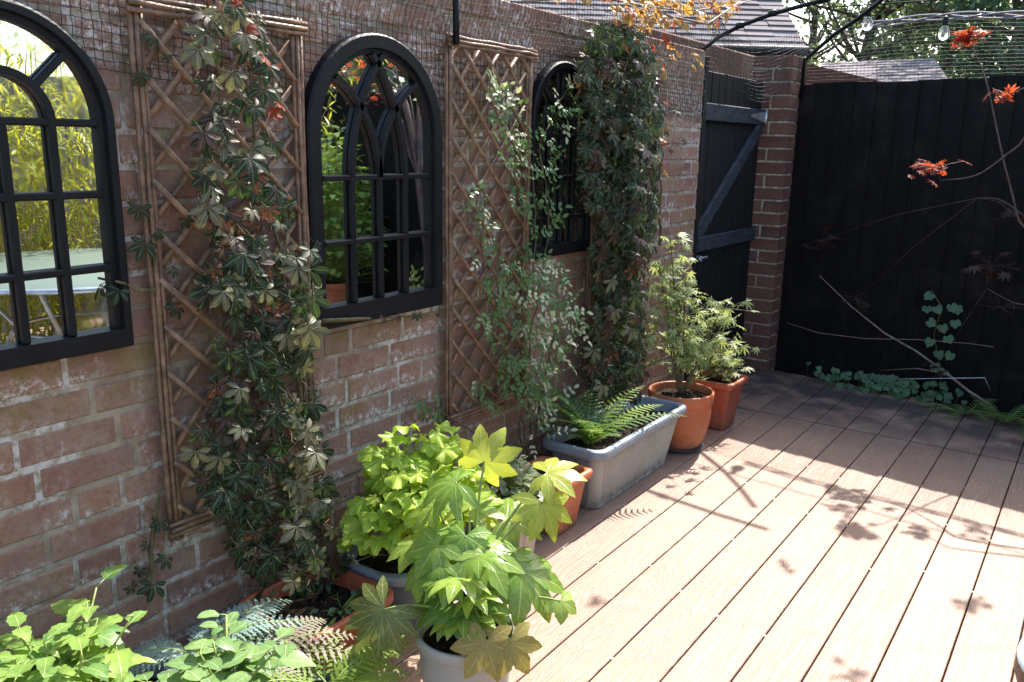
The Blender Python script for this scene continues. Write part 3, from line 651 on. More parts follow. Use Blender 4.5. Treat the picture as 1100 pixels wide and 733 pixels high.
def creeper(label, base, poly, n, mind, size, offs, sprigs, stems, redpts, litfun, edge, thin=False):
    o = plant('virginia_creeper', label, 'climber', base, 'dark silver-veined creepers on the wall')
    L = MB(); S = MB(); RD = MB()
    raw = scatter([(p[0], p[1]) for p in poly], n, mind)
    pts = [(wall(x, y), None) for x, y in raw]+[(wall(x, y), .7) for x, y in sprigs]
    for (p, sc_), qx in zip(pts, [q[0] for q in raw]+[0]*99):
        if sc_ is None and thin and R.random() < (.60 if p.z > 1.12 else .34): continue
        x = WX+R.uniform(*offs)+(.03 if p.z > 1.1 else 0)+(R.uniform(0, .11) if qx > edge else 0) if sc_ is None else WX+.045
        c = EYE+(p-EYE)*((x)/(p.x)); sz = size*R.choice((.5, .7, .85, 1, 1.1, 1.3))*R.uniform(.9, 1.1)*(sc_ or 1)
        nrm = Vector((1, R.uniform(-.95, .15), R.uniform(.1, .8))); d = Vector((R.uniform(.0, .4), R.uniform(-.75, .75), R.uniform(-1, -.3)))
        pale = litfun(c) if sc_ is None else 0
        palmate(L, c, d, nrm, sz, sz*.19, (-100, -50, 0, 50, 100), petio, 7, R.uniform(.3, .95), .28, (.74, .94, 1, .94, .74), 1 if R.random() < pale else (2 if R.random() < .22 else 0), .07)
        S.tube([c, c+Vector((-.02, R.uniform(-.012, .012), R.uniform(.0, .02))), c+Vector((-.035, R.uniform(-.02, .02), R.uniform(.0, .035)))], .0011, 4)
    for st in stems:
        q = []
        for i in range(len(st)-1):
            for k in range(5):
                t = k/5; q.append(wall(lerp(st[i][0], st[i+1][0], t)+R.uniform(-2, 2), lerp(st[i][1], st[i+1][1], t), .035+R.uniform(-.01, .015)))
        S.tube(q, [lerp(.0075, .0025, i/len(q)) for i in range(len(q))], 6)
    for x, y, of in redpts:
        c = wall(x, y, of); palmate(RD, c, (R.uniform(.1, .6), R.uniform(-.9, .9), R.uniform(-.6, .5)), (1, R.uniform(-.4, .4), .5), size*R.uniform(.5, .8), size*.17, curl=.4)
    L.build('foliage', [M['creeper'], M['creeperlit'], M['creeperb']], o); S.build('stems', M['stem'], o)
    if RD.f: tag(RD.build('young_leaves', M['redleaf'], o), 'bright red young leaves')
    return o
cpoly = [(205, -12), (268, -12), (285, 40), (300, 95), (298, 150), (302, 205), (335, 270), (338, 330), (336, 400), (343, 470), (352, 540), (368, 610), (352, 640), (285, 640), (250, 590), (215, 530), (208, 478), (232, 430), (232, 370), (222, 330), (226, 270), (220, 200), (210, 130), (212, 70)]
def lit1(c): return .42 if (c.x > WX+.15) else (.16 if c.z > 1.2 else .04)  # outstanding and high leaves more often get the painted sunlit colour
creeper('dark five-leaflet creeper with silver veins climbing the first trellis', (WX+.15, 1.35, .15), cpoly, 800, 4, .046, (.05, .16),
        [(155, 262), (128, 312), (168, 250), (150, 222), (180, 60), (165, 40), (150, 80), (172, 560), (158, 585), (150, 612), (178, 600), (165, 628), (140, 630), (412, 342), (428, 340), (448, 338), (470, 337), (325, 270), (340, 262), (200, 235), (185, 290), (190, 330)],
        [[(330, 640), (300, 520), (280, 400), (262, 300), (240, 200), (235, 100), (230, -10)], [(320, 640), (330, 500), (318, 380), (300, 270), (275, 150), (260, 0)], [(310, 640), (250, 560), (225, 470), (240, 380), (225, 240)], [(160, 640), (165, 560), (172, 520)], [(185, 310), (150, 312), (120, 300)], [(345, 345), (400, 342), (475, 337)]],
        [(265, 30, .12), (272, 45, .12), (285, 62, .14), (293, 72, .13), (246, 4, .1), (235, 6, .1), (290, 120, .12), (300, 112, .11), (250, -4, .12)], lit1, 312, True)
c2 = [(640, 26), (690, 30), (700, 60), (708, 120), (706, 190), (700, 250), (690, 320), (690, 380), (684, 425), (640, 425), (632, 380), (642, 330), (640, 270), (650, 240), (632, 215), (628, 160), (632, 110), (622, 80)]
def lit2(c): return .14 if c.x > WX+.15 else .03
creeper('dense dark creeper with drooping silver-veined leaves near the gate', (WX+.15, 3.35, .2), c2, 1150, 2.5, .051, (.05, .19),
        [(722, 112), (728, 120), (735, 150), (720, 160), (716, 140), (648, 180), (640, 215)],
        [[(660, 425), (665, 330), (668, 230), (660, 130), (665, 30)], [(675, 425), (680, 300), (684, 200), (680, 80)], [(708, 265), (709, 215), (708, 150)]],
        [(712, 75, .1), (713, 150, .08), (711, 175, .08), (714, 110, .08)], lit2, 678)
# orange trailing vine at wall top
o = plant('orange_vine', 'orange and yellow leafed vine trailing along the top of the wall and net', 'climber', (WX, 3.8, 1.9))
L = MB(); S = MB()
vp = [(560, 2), (640, -4), (700, 8), (740, 12), (790, 6), (840, -12)]
S.tube([wall(x, y, .13) for x, y in vp], .004, 5); S.tube([wall(x, y, .13) for x, y in [(700, 8), (690, 40), (705, 80), (712, 130), (710, 190)]], .003, 5)
S.tube([wall(x, y, o_) for x, y, o_ in [(700, 8, .13), (720, 18, .2), (760, 26, .25), (795, 2, .25)]], .005, 5)
for x, y in scatter([(645, -18), (660, 24), (700, 32), (740, 26), (770, 30), (798, 4), (800, -20)], 190, 2.4)+scatter([(690, 30), (720, 40), (735, 60), (715, 70), (700, 60), (660, 55)], 14, 4)+scatter([(700, 60), (716, 70), (716, 195), (706, 190)], 9, 4)+scatter([(560, -10), (640, -12), (645, 6), (600, 0)], 5, 4)+[(748, 58), (752, 66), (744, 70)]:
    c = wall(x, y, R.uniform(.05, .3)); palmate(L, c, (R.uniform(-.2, .6), R.uniform(-1, 1), R.uniform(-.9, .3)), (R.uniform(.2, 1), R.uniform(-.6, .6), .7), .040*R.uniform(.5, 1.15), .011, curl=.5, mi=0 if R.random() < .85 else 1)
L.build('foliage', [M['orangeleaf'], M['redleaf']], o); S.build('stems', M['twig'], o)
# fine climber on the second trellis
o = plant('jasmine_climber', 'fine-leaved green climber with pale tips on the second trellis', 'climber', (WX+.1, 2.6, .15))
L = MB(); S = MB()
stm = [[(570, 500), (568, 430), (560, 350), (575, 260), (570, 170), (545, 120), (532, 92)], [(566, 500), (560, 420), (575, 330), (590, 240), (580, 160), (600, 110), (622, 85)], [(562, 500), (550, 400), (530, 320), (512, 240), (515, 180)], [(572, 500), (585, 400), (605, 320), (612, 290)], [(560, 420), (530, 350), (540, 250), (560, 140)], [(568, 480), (520, 470), (470, 440), (455, 430)]]
for st in stm:
    q = []
    for i in range(len(st)-1):
        for k in range(6): t = k/6; q.append(wall(lerp(st[i][0], st[i+1][0], t)+R.uniform(-2.5, 2.5), lerp(st[i][1], st[i+1][1], t), lerp(.06, .1, R.random())))
    S.tube(q, [lerp(.0042, .0014, i/len(q)) for i in range(len(q))], 5)
def pinnate(mb, c, d, nrm, L_, n=3, lw=.3, mi=0, ll=.42):
    d = Vector(d).normalized(); nrm = Vector(nrm); sd = d.cross(nrm).normalized(); cc = R.random()
    for i in range(n):
        p = Vector(c)+d*(L_*i/n)
        for sg in (1, -1): mb.leaf(p, sd*sg+d*.7, nrm, L_*ll*R.uniform(.8, 1.1), L_*ll*lw, lance, 3, .2, .3, cc, mi)
    mb.leaf(Vector(c)+d*L_*.9, d, nrm, L_*ll*1.3, L_*ll*lw, lance, 3, .2, .3, cc, mi)
regs = [([(522, 85), (545, 95), (575, 150), (600, 90), (628, 80), (612, 130), (600, 190), (606, 250), (570, 255), (548, 215), (535, 160)], 120, (.05, .15), .22),
        ([(530, 285), (560, 262), (605, 285), (620, 320), (618, 370), (590, 400), (575, 445), (555, 430), (535, 390), (515, 350)], 185, (.05, .2), .08),
        ([(560, 290), (612, 285), (628, 340), (615, 395), (580, 420), (565, 350)], 65, (.16, .27), .55),
        ([(495, 210), (528, 195), (545, 300), (520, 320), (500, 260)], 22, (.05, .1), .1), ([(500, 400), (540, 395), (560, 440), (520, 450)], 22, (.05, .12), .1), ([(445, 425), (475, 420), (470, 450), (450, 448)], 10, (.03, .07), .1), ([(565, 430), (610, 410), (600, 470), (570, 480)], 20, (.12, .22), .5)]
for poly, n_, of, pp in regs:
    for x, y in scatter(poly, n_, 2.2):
        c = wall(x, y, R.uniform(*of)); pinnate(L, c, (R.uniform(-.1, .7), R.uniform(-1, 1), R.uniform(-.8, .6)), (1, R.uniform(-.5, .5), R.uniform(.2, 1)), R.uniform(.028, .055), 2, .33, 1 if R.random() < pp else 0, .46)
for x, y in ((532, 92), (528, 100), (622, 84), (612, 92)):
    c = wall(x, y, .1)
    for _ in range(3): pinnate(L, c, (R.uniform(0, .6), R.uniform(-1, 1), R.uniform(-.3, .9)), (1, 0, .4), .042, 2, .34, 1, .5)
L.build('foliage', [M['jasm'], M['jasmp']], o); S.build('stems', M['stem'], o)
# ---- large palmate plant in the front grey pot
base = Vector((-1.145, 1.455, .22))
o = plant('fatsia_plant', 'glossy yellow-green plant with big hand-shaped leaves in the front grey pot', 'plant', base)
L = MB(); S = MB()
T0 = base+Vector((0, 0, .0)); S.tube([T0, T0+Vector((.005, .01, .08)), T0+Vector((-.005, .015, .16))], [.012, .010, .008], 8)
def at(x, y, dist):                                         # a point at a given distance along a sight line
    d = ray(x, y).normalized(); return EYE+d*dist
Dp = (base-EYE).length
leaves = [ # px, py, distance change, radius, lobes, tip direction (world), material
 (520, 496, .02, .10, 7, (.3, .35, .8), 1, (.45, -.75, .35)), (490, 518, -.05, .115, 8, (-.5, -.3, -.15), 0, (.1, -.3, 1)), (588, 508, -.02, .095, 7, (.75, .35, .1), 1, (.2, -.3, 1)),
 (583, 540, -.06, .095, 7, (.55, -.1, -.75), 1, (.7, -.35, .5)), (540, 615, -.08, .10, 7, (.6, -.3, -.3), 0, (.2, -.4, 1)), (520, 610, -.12, .11, 7, (.3, -.7, -.4), 0, (.3, -.3, 1)),
 (560, 628, -.09, .13, 7, (.85, -.1, -.45), 0, (.3, -.3, 1)), (500, 590, -.10, .085, 6, (.2, -.8, -.6), 0, (.4, -.8, .6)), (470, 600, -.10, .09, 6, (-.5, -.6, -.4), 0, (.2, -.5, 1)),
 (455, 630, -.10, .07, 5, (-.6, -.5, -.4), 0, (.3, -.4, 1)), (480, 625, -.12, .06, 5, (.0, -.7, -.7), 0, (.5, -.6, .5)), (505, 560, .02, .10, 7, (-.1, .6, .2), 0, (0, -.5, 1)),
 (545, 570, .0, .10, 7, (.5, .4, .1), 0, (.2, -.4, 1)), (470, 560, .04, .09, 7, (-.6, .1, .1), 0, (.2, -.4, 1)), (500, 600, -.05, .08, 6, (.1, -.3, -.5), 0, (.4, -.6, .7)), (530, 640, -.08, .065, 5, (.4, -.5, -.6), 0, (.5, -.5, .6)),
 (602, 660, -.10, .05, 4, (.7, -.1, -.5), 0, (.2, -.3, 1)), (520, 545, .05, .08, 6, (.2, .8, .3), 1, (-.2, -.5, .8)), (448, 600, .0, .085, 6, (-.8, -.2, -.1), 0, (.1, -.3, 1)),
 (413, 655, -.10, .118, 9, (-.25, -.65, -.55), 2, (.35, -.45, .8)), (522, 690, -.15, .085, 6, (.25, -.5, -.85), 3, (.55, -.65, .45)), (548, 690, -.14, .08, 6, (.45, -.35, -.85), 3, (.55, -.6, .5))]
top = T0+Vector((-.003, .012, .14))
for x, y, dd, rad, nl, tip, mi, nn in leaves:
    y -= 14 if 540 < y < 670 and mi == 0 else 0; c = at(x, y, Dp+dd); lobed(L, c, tip, nn, rad*1.12, nl, 250 if nl > 5 else 190, .36, 11, R.uniform(.5, 1.0), mi, None, 1.12)
    r0 = T0.lerp(top, R.uniform(.3, 1.0)); m = r0.lerp(c, .5)+Vector((0, 0, .05)); ps = []
    for i in range(9): t_ = i/8; ps.append(r0*(1-t_)**2+m*2*t_*(1-t_)+c*t_*t_)
    S.tube(ps, [lerp(.0042, .0026, i/8) for i in range(9)], 6)
for k in range(22):
    a = R.uniform(0, 2*PI); c = T0+Vector((.06*math.cos(a), .06*math.sin(a), R.uniform(.08, .24))); lobed(L, c, (math.cos(a), math.sin(a), R.uniform(-.5, .5)), (.1, -.3, 1), R.uniform(.06, .1), 7, 230, .36, 9, .8, 0, None, 1.1); S.tube([T0+Vector((0, 0, .06)), c], .002, 5)
L.build('foliage', [M['fatsia'], M['fatsianew'], M['fatsiaold'], M['fatsiabr']], o); S.build('stems', M['gstem'], o)
# ---- lime ruffled plant
base = Vector((-1.56, 1.71, .19)); o = plant('heuchera_plant', 'lime green mound of ruffled leaves in the slate-blue pot', 'plant', base); L = MB(); S = MB()
for k in range(210):
    a = R.uniform(0, 2*PI); u = R.random()**.6*(1+.16*math.sin(3*a+1)); h_ = .33*math.sqrt(max(0, 1-min(1, u*u)))*R.uniform(.5, 1.22)+.02
    c = base+Vector((.18*u*math.cos(a)+.01, .26*u*math.sin(a)+.04, h_)); c.x = max(c.x, WX+.03)
    d = Vector((math.cos(a)*u+.25, math.sin(a)*u-.25, R.uniform(-.6, .2))); ruffled(L, c, d, (math.cos(a)*.4+.45+R.uniform(-.4, .4), math.sin(a)*.4-.5+R.uniform(-.4, .4), .9), R.uniform(.03, .06), R.choice((5, 7)), 0, None, R.uniform(.2, .42))
    S.tube([base+Vector((R.uniform(-.03, .03), R.uniform(-.03, .03), 0)), base.lerp(c, .5)+Vector((0, 0, .03)), c], .0015, 4)
L.build('foliage', M['lime'], o); S.build('stems', M['gstem'], o)
# ---- fern in the grey trough
base = Vector((-1.60, 2.83, .22)); o = plant('fern', 'green arching fern growing in the long grey trough', 'fern', base); L = MB(); S = MB()
for a, l, up, w_ in ((-130, .42, 1.9, .075), (-112, .44, 1.5, .075), (-100, .38, 1.1, .07), (-160, .36, 2.2, .065), (-80, .36, 1.6, .07), (-60, .28, 1.3, .06), (58, .46, .8, .07), (75, .40, .9, .065), (88, .42, 1.2, .06), (120, .36, 1.4, .07), (-150, .36, 1.6, .07), (20, .24, 1.6, .055), (-20, .2, 1.4, .05), (150, .30, 1.3, .06), (100, .3, 1.2, .055), (-130, .38, 1.5, .07), (-85, .24, 1.0, .05), (-190, .3, 1.4, .06)):
    th = math.radians(a); ax, ay = math.cos(th), math.sin(th)
    frond(L, S, base+Vector((R.uniform(-.02, .02), R.uniform(-.02, .02), 0)), (ax*.8+.15, ay*.8, up), l, w_, (ax*.3, ay*.3, -.9), 17, 1 if R.random() < .3 else 0)
L.build('fronds', [M['ferndk'], M['fern']], o); S.build('stems', M['gstem'], o)
# ---- small maples
def maple(label, base, tips, n, spread, size, grp=None):
    o = plant('maple_sapling', label, 'small tree', base, grp); L = MB(); S = MB(); base = Vector(base)
    for (tx, ty, tz), r_ in tips:
        tip = base+Vector((tx, ty, tz)); mid = base.lerp(tip, .5)+Vector((R.uniform(-.03, .03), R.uniform(-.03, .03), .04)); ps = [base*(1-t)**2+mid*2*t*(1-t)+tip*t*t for t in [i/8 for i in range(9)]]
        S.tube(ps, [lerp(.006, .0018, i/8) for i in range(9)], 6)
        for k in range(n):
            t = R.uniform(.45, 1.0); j = min(7, int(t*8)); c = ps[j].lerp(ps[j+1], t*8-j)+Vector((R.gauss(0, 1), R.gauss(0, 1), R.gauss(0, .6)))*r_
            c.x = max(c.x, WX+.05)
            palmate(L, c, (R.uniform(-1, 1), R.uniform(-1, 1), R.uniform(-.9, .1)), (R.uniform(-.4, .4), R.uniform(-.6, .2), 1), size*R.uniform(.7, 1.15), size*.095, (-100, -65, -32, 0, 32, 65, 100), lance, 4, .4, .15, (.5, .75, .92, 1, .92, .75, .5), 0)
            S.tube([ps[j], c], .001, 4)
    L.build('foliage', M['maple'], o); S.build('branches', M['stem'], o); return o
maple('airy light green maple sapling in the round terracotta-coloured pot', (-1.545, 3.60, .24), [((0, .02, .33), .06), ((-.10, -.02, .80), .045), ((-.12, -.08, .66), .05), ((-.06, .04, .72), .045), ((-.05, .08, .6), .06), ((.10, .15, .40), .07), ((.02, .32, .42), .07), ((.10, .30, .46), .05), ((-.05, -.1, .38), .06), ((.05, .18, .24), .06), ((-.03, .02, .50), .06)], 32, .06, .052)
maple('low bushy pale green maple in the square pot nearest the gate', (-1.535, 4.03, .23), [((.05, .05, .12), .05), ((-.05, -.08, .15), .05), ((.08, -.04, .1), .05), ((-.02, .08, .16), .05), ((0, 0, .2), .06)], 30, .05, .046)
# ---- variegated plant in the beige pot, low plant in terracotta square
def bushlet(name, label, base, rx, ry, rz, n, sz, mat, prof=ovate, asp=.36, cat='plant'):
    o = plant(name, label, cat, base); L = MB(); S = MB(); base = Vector(base)
    for k in range(n):
        a = R.uniform(0, 2*PI); u = math.sqrt(R.random()); v = R.random()
        c = base+Vector((rx*u*math.cos(a), ry*u*math.sin(a), rz*(.25+.75*math.sqrt(max(0, 1-u*u)))*v**.5))
        L.leaf(c, (math.cos(a)*.8, math.sin(a)*.8, R.uniform(-.3, .6)), (R.uniform(-.3, .5), R.uniform(-.5, .2), 1), sz*R.uniform(.7, 1.2), sz*asp, prof, 5, .2, .6, None, 0)
        S.tube([base+Vector((R.uniform(-.02, .02), R.uniform(-.02, .02), -.02)), base.lerp(c, .5)+Vector((0, 0, .01)), c], .0012, 4)
    L.build('foliage', mat, o); S.build('stems', M['gstem'], o); return o
bushlet('variegated_plant', 'small cream-edged variegated plant in the beige ribbed pot', (-1.535, 2.17, .235), .10, .11, .14, 170, .035, M['varieg'])
bushlet('seedling_plant', 'few small seedlings in the creeper trough soil', (-1.55, 1.42, .145), .09, .11, .04, 50, .022, M['ivy'])
# ---- lower-left plants
def fernclump(label, base, specs, mats, W, npin=17):
    o = plant('fern', label, 'fern', base); L = MB(); S = MB(); base = Vector(base)
    for (a, l, up, mi) in specs:
        th = math.radians(a); frond(L, S, base+Vector((R.uniform(-.02, .02), R.uniform(-.02, .02), 0)), (math.cos(th), math.sin(th), up), l, W*R.uniform(.85, 1.1), (math.cos(th)*.3, math.sin(th)*.3, -1.1), npin, mi)
    L.build('fronds', mats, o); S.build('stems', M['gstem'], o); return o
fernclump('silvery blue-green painted fern against the foot of the wall', (-1.64, 1.03, .21), [(a+R.uniform(-12, 12), l_, R.uniform(.35, .9), 0) for a, l_ in ((-100, .2), (-60, .22), (-30, .24), (0, .22), (20, .26), (45, .3), (65, .32), (80, .3), (95, .26), (110, .2), (-140, .14), (60, .22), (35, .28), (10, .2), (72, .24), (-15, .2))], [M['fernsilv']], .06, 15)
fernclump('bronze and silver painted fern with reddish ribs beside the creeper trough', (-1.55, 1.13, .18), [(a+R.uniform(-10, 10), l_, u_, 0) for a, l_, u_ in ((45, .30, .5), (62, .26, .7), (105, .22, .6), (135, .24, .5), (25, .22, .4), (-60, .16, .5), (0, .18, .4), (85, .2, .9))], [M['fernpink']], .055, 14)
fernclump('bright yellow-green fern in front of the pale grey pot', (-1.35, 1.19, .14), [(a+R.uniform(-10, 10), R.uniform(.2, .3), R.uniform(.4, 1.1), 0) for a in (-150, -110, -80, -40, -10, 20, 50, 85, 110, 140, 180, 65, 10, 75)], [M['fern']], .058, 16)
def leafy(label, base, stems, sz, mat, asp=.34, ser=0.0, nl=8, droop=.6, name='leafy_plant', prof=acum):
    o = plant(name, label, 'plant', base); L = MB(); S = MB(); base = Vector(base)
    for (dx, dy, h_) in stems:
        tip = base+Vector((dx, dy, h_)); ps = [base.lerp(tip, i/6)+Vector((dx, dy, 0))*(-.25*math.sin(PI*i/6)) for i in range(7)]; S.tube(ps, [lerp(.004, .002, i/6) for i in range(7)], 6)
        a0 = R.uniform(0, 6.28)
        for k in range(nl):
            t = lerp(.45, 1.0, k/(nl-1)); f = t*6; j = min(5, int(f)); c = ps[j].lerp(ps[j+1], f-j); a = a0+k*2.4; d = Vector((math.cos(a), math.sin(a), R.uniform(-.1, .45)))
            s_ = sz*R.uniform(.75, 1.15)*(1 if k < nl-2 else .7); c2 = c+d*s_*.3; S.tube([c, c2], .0014, 4)
            L.leaf(c2, d, (d.x*-.3, d.y*-.3, 1), s_, s_*asp, prof, 9 if ser else 7, .16, droop*R.uniform(.6, 1.3), None, 0, ser, .06)
    L.build('foliage', mat, o); S.build('stems', M['gstem'], o); return o
leafy('broad light green serrated-leaf plant at the lower left corner', (-1.55, .69, .13), [(R.uniform(-.16, .14), R.uniform(-.24, .13), R.uniform(.16, .38)) for _ in range(50)], .088, M['hyd'], .33, .09, 8, .7, 'hydrangea_plant')
leafy('pale ovate-leaved plant at the bottom edge between the ferns', (-1.40, .95, .14), [(R.uniform(-.14, .10), R.uniform(-.14, .11), R.uniform(.08, .22)) for _ in range(30)], .074, M['ovate'], .38, 0, 7, .5, prof=ovate)
# ---- far bed plants
def ivy_leaf(mb, c, nrm, sz): palmate(mb, c, (R.uniform(-.5, .5), R.uniform(-.6, 0), R.uniform(-1, -.2)), nrm, sz, sz*.42, (-80, -38, 0, 38, 80), lance, 3, .2, .1, (.6, .8, 1, .8, .6))
o = plant('ivy', 'dark green ivy strand climbing the black fence', 'climber', (-.86, FY-.09, 0)); L = MB(); S = MB()
ps = [ony(x, y, FY-.10) for x, y in ((1012, 425), (1010, 395), (1003, 360), (1012, 330), (1000, 312))]; S.tube(ps, .003, 5)
for x, y in ((1000, 316), (1022, 328), (1006, 330), (998, 345), (1026, 345), (1012, 350), (1000, 365), (1018, 362), (1008, 378), (1022, 380), (1004, 392), (1015, 398), (1028, 330), (996, 330)): ivy_leaf(L, ony(x, y, FY-.13), (.1, -1, .35), .05)
L.build('foliage', M['ivy'], o); S.build('stems', M['stem'], o)
for nm, lb, px_, py_, n_, sz, mat, r_ in (('ivy', 'low ivy clump by the deck edge near the pillar', 912, 405, 40, .035, M['ivy'], .09), ('ground_plant', 'small pale-leaved clump at the middle of the fence bed', 953, 420, 60, .045, M['ivy'], .07), ('ground_plant', 'low green clump left of the fence-bed ferns', 990, 428, 60, .035, M['ivy'], .10)):
    b = onz(px_, py_, 0); b.y = 5.22; o = plant(nm, lb, 'plant', (b.x, b.y, -.03)); L = MB(); S = MB()
    S.tube([b+Vector((q*r_*.5, .01+.006*math.sin(q*2), -.028)) for q in range(-6, 7)], .002, 4)
    for k in range(n_):
        c = b+Vector((max(-2.8*r_, min(2.8*r_, R.gauss(0, r_))), R.gauss(0, .04), R.uniform(.0, .11))); ivy_leaf(L, c, (R.uniform(-.3, .3), -.7, .8), sz*R.uniform(.6, 1.1)); S.tube([Vector((c.x+R.uniform(-.02, .02), c.y+.01, -.03)), c], .0012, 4)
    L.build('foliage', mat, o); S.build('stems', M['stem'], o)
b = Vector((onz(1037, 440, 0).x, 5.10, -.02)); fernclump('green fern in the fence bed left of the bare stick', b, [(a, R.uniform(.2, .28), R.uniform(.7, 1.2), 0) for a in (-170, -140, -100, -60, -20, 60, 120)], [M['ferndk']], .05, 13)
b = Vector((onz(1082, 448, 0).x, 5.07, -.02)); fernclump('upright green fern beside the foot of the bare stick', b, [(a, R.uniform(.22, .3), R.uniform(1.2, 1.9), 0) for a in (-90, -120, -50, 0, 60, 150)], [M['ferndk']], .055, 14)
for q in range(4):
    b = Vector((-.2+q*.55, 5.06-.06*q, -.02)); fernclump('fern in the fence bed further along', b, [(a, R.uniform(.2, .3), R.uniform(.6, 1.3), 0) for a in range(-180, 150, 45)], [M['ferndk']], .05, 12)['group'] = 'ferns along the fence bed'
mb = MB(); st = [ony(x, y, yy) for x, y, yy in ((1062, 434, 5.1), (1040, 420, 5.14), (1018, 402, 5.18), (985, 378, 5.23), (950, 358, 5.27), (915, 330, 5.31), (880, 296, 5.34))]
mb.tube(st, [.008, .0075, .007, .006, .005, .004, .0025], 7); mb.tube([st[2], ony(985, 396, 5.2), ony(945, 398, 5.24)], [.004, .003, .0015], 5)
tag(mb.build('bare_stick', M['twig'], None, st[0]), 'bare grey stick leaning against the black fence', 'stick')
mb = MB(); mb.tube([ony(x, y, 5.24) for x, y in ((845, 347), (880, 358), (930, 364), (985, 365), (1040, 369), (1068, 373))], .0022, 5)
tag(mb.build('fallen_twig', M['twig'], None, ony(845, 347, 5.24)), 'thin trailing bare stem sagging along the black fence', 'stem')
mb = MB(); mb.tube([ony(x, y, 5.12) for x, y in ((925, 408), (985, 407), (1058, 406), (1064, 420))], .0025, 5)
tag(mb.build('wire_hoop', M['steel'], None, ony(1064, 420, 5.12)), 'thin bent wire above the fence bed', 'wire')
# ---- red maple at the right whose twigs hang into view
base = Vector((.55, 4.75, -.05)); o = plant('red_maple', 'red-leaved maple reaching thin twigs in from the right', 'tree', base); L = MB(); S = MB(); D = MB()
trk = [base, base+Vector((-.02, .0, .6)), base+Vector((.05, -.03, 1.2)), base+Vector((0, 0, 1.8))]; S.tube(trk, [.035, .03, .024, .016], 8)
def A(x, y, Y): return ony(x, y, Y)
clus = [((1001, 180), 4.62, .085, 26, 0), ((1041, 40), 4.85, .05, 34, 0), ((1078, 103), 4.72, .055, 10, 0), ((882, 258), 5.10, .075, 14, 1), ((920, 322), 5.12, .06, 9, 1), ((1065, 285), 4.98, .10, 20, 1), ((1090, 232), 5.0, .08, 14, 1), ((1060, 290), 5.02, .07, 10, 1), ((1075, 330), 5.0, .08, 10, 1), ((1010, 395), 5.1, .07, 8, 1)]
paths = [[(1112, 250), (1085, 200), (1060, 90), (1045, 52)], [(1120, 145), (1090, 160), (1050, 188), (1010, 194)], [(1125, 245), (1100, 232), (1075, 215), (1050, 213)], [(1125, 90), (1100, 95), (1078, 105)], [(1125, 320), (1095, 327), (1060, 310)]]
ys = [4.85, 4.62, 5.05, 4.72, 4.98, 5.05]
for pp, yy in zip(paths, ys):
    q = [A(x, y, yy) for x, y in pp]; q = [trk[2].lerp(q[0], .5)+Vector((0, 0, .05))]+q; q = smooth([trk[2 if q[1].z > 1.2 else 1]]+q)
    S.tube(q, [lerp(.009, .0022, i/(len(q)-1)) for i in range(len(q))], 6)
def cluster(mb, c, r_, n_, sz=.055):
    for k in range(n_):
        p = c+Vector((R.gauss(0, r_*.6), R.gauss(0, r_*.6), R.gauss(0, r_*.35))); palmate(mb, p, (R.uniform(-1, 1), R.uniform(-1, .6), R.uniform(-.6, .5)), (R.uniform(-.4, .4), R.uniform(-.5, .3), 1), sz*R.uniform(.6, 1.15), sz*.12, (-95, -60, -30, 0, 30, 60, 95), lance, 3, .3, .15, (.5, .75, .92, 1, .92, .75, .5), 0); S.tube([c, p], .001, 3)
for a_, b_ in (((1050, 213, 5.05), (882, 258, 5.10)), ((1050, 213, 5.05), (920, 322, 5.12)), ((1060, 310, 4.98), (1075, 330, 5.0)), ((1060, 310, 4.98), (1010, 395, 5.1)), ((1060, 310, 4.98), (1060, 290, 5.02)), ((1060, 310, 4.98), (1065, 285, 4.98)), ((1050, 213, 5.05), (1090, 232, 5.0)), ((1010, 194, 4.62), (1001, 180, 4.62)), ((1045, 52, 4.85), (1041, 40, 4.85))):
    p_, q_ = A(*a_), A(*b_); S.tube([p_, p_.lerp(q_, .5)+Vector((0, 0, .03)), q_], [.0013, .0011, .0009], 4)
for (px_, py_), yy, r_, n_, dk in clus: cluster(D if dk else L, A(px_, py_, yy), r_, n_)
for gx, gy, hh in ((1045, 572, 2.25), (1050, 652, 2.3), (905, 546, 2.35), (838, 608, 2.4), (640, 648, 2.5), (925, 728, 2.4)):       # twigs above the frame whose shade falls on the deck
    g = onz(gx, gy, 0); c = g+Vector((SUN.x, SUN.y, SUN.z))*(hh/SUN.z); cluster(L, c, .055 if gx > 850 else .025, 12 if gx > 850 else 4, .045); S.tube([trk[3], trk[3].lerp(c, .5)+Vector((0, 0, .25)), c], [.004, .0014, .0009], 4)
for k in range(12):
    c = base+Vector((R.uniform(.3, 1.1), R.uniform(-.5, .6), R.uniform(1.7, 2.5))); S.tube(smooth([trk[2], trk[3].lerp(c, .4), c]), [lerp(.010, .002, i/10) for i in range(11)], 6); cluster(L, c, .12, 12)
L.build('foliage', M['redleaf'], o); tag(D.build('shaded_leaves', M['acershade'], o), 'red maple leaves by the fence, shade painted in as a dark colour'); S.build('branches', M['rtwig'], o)
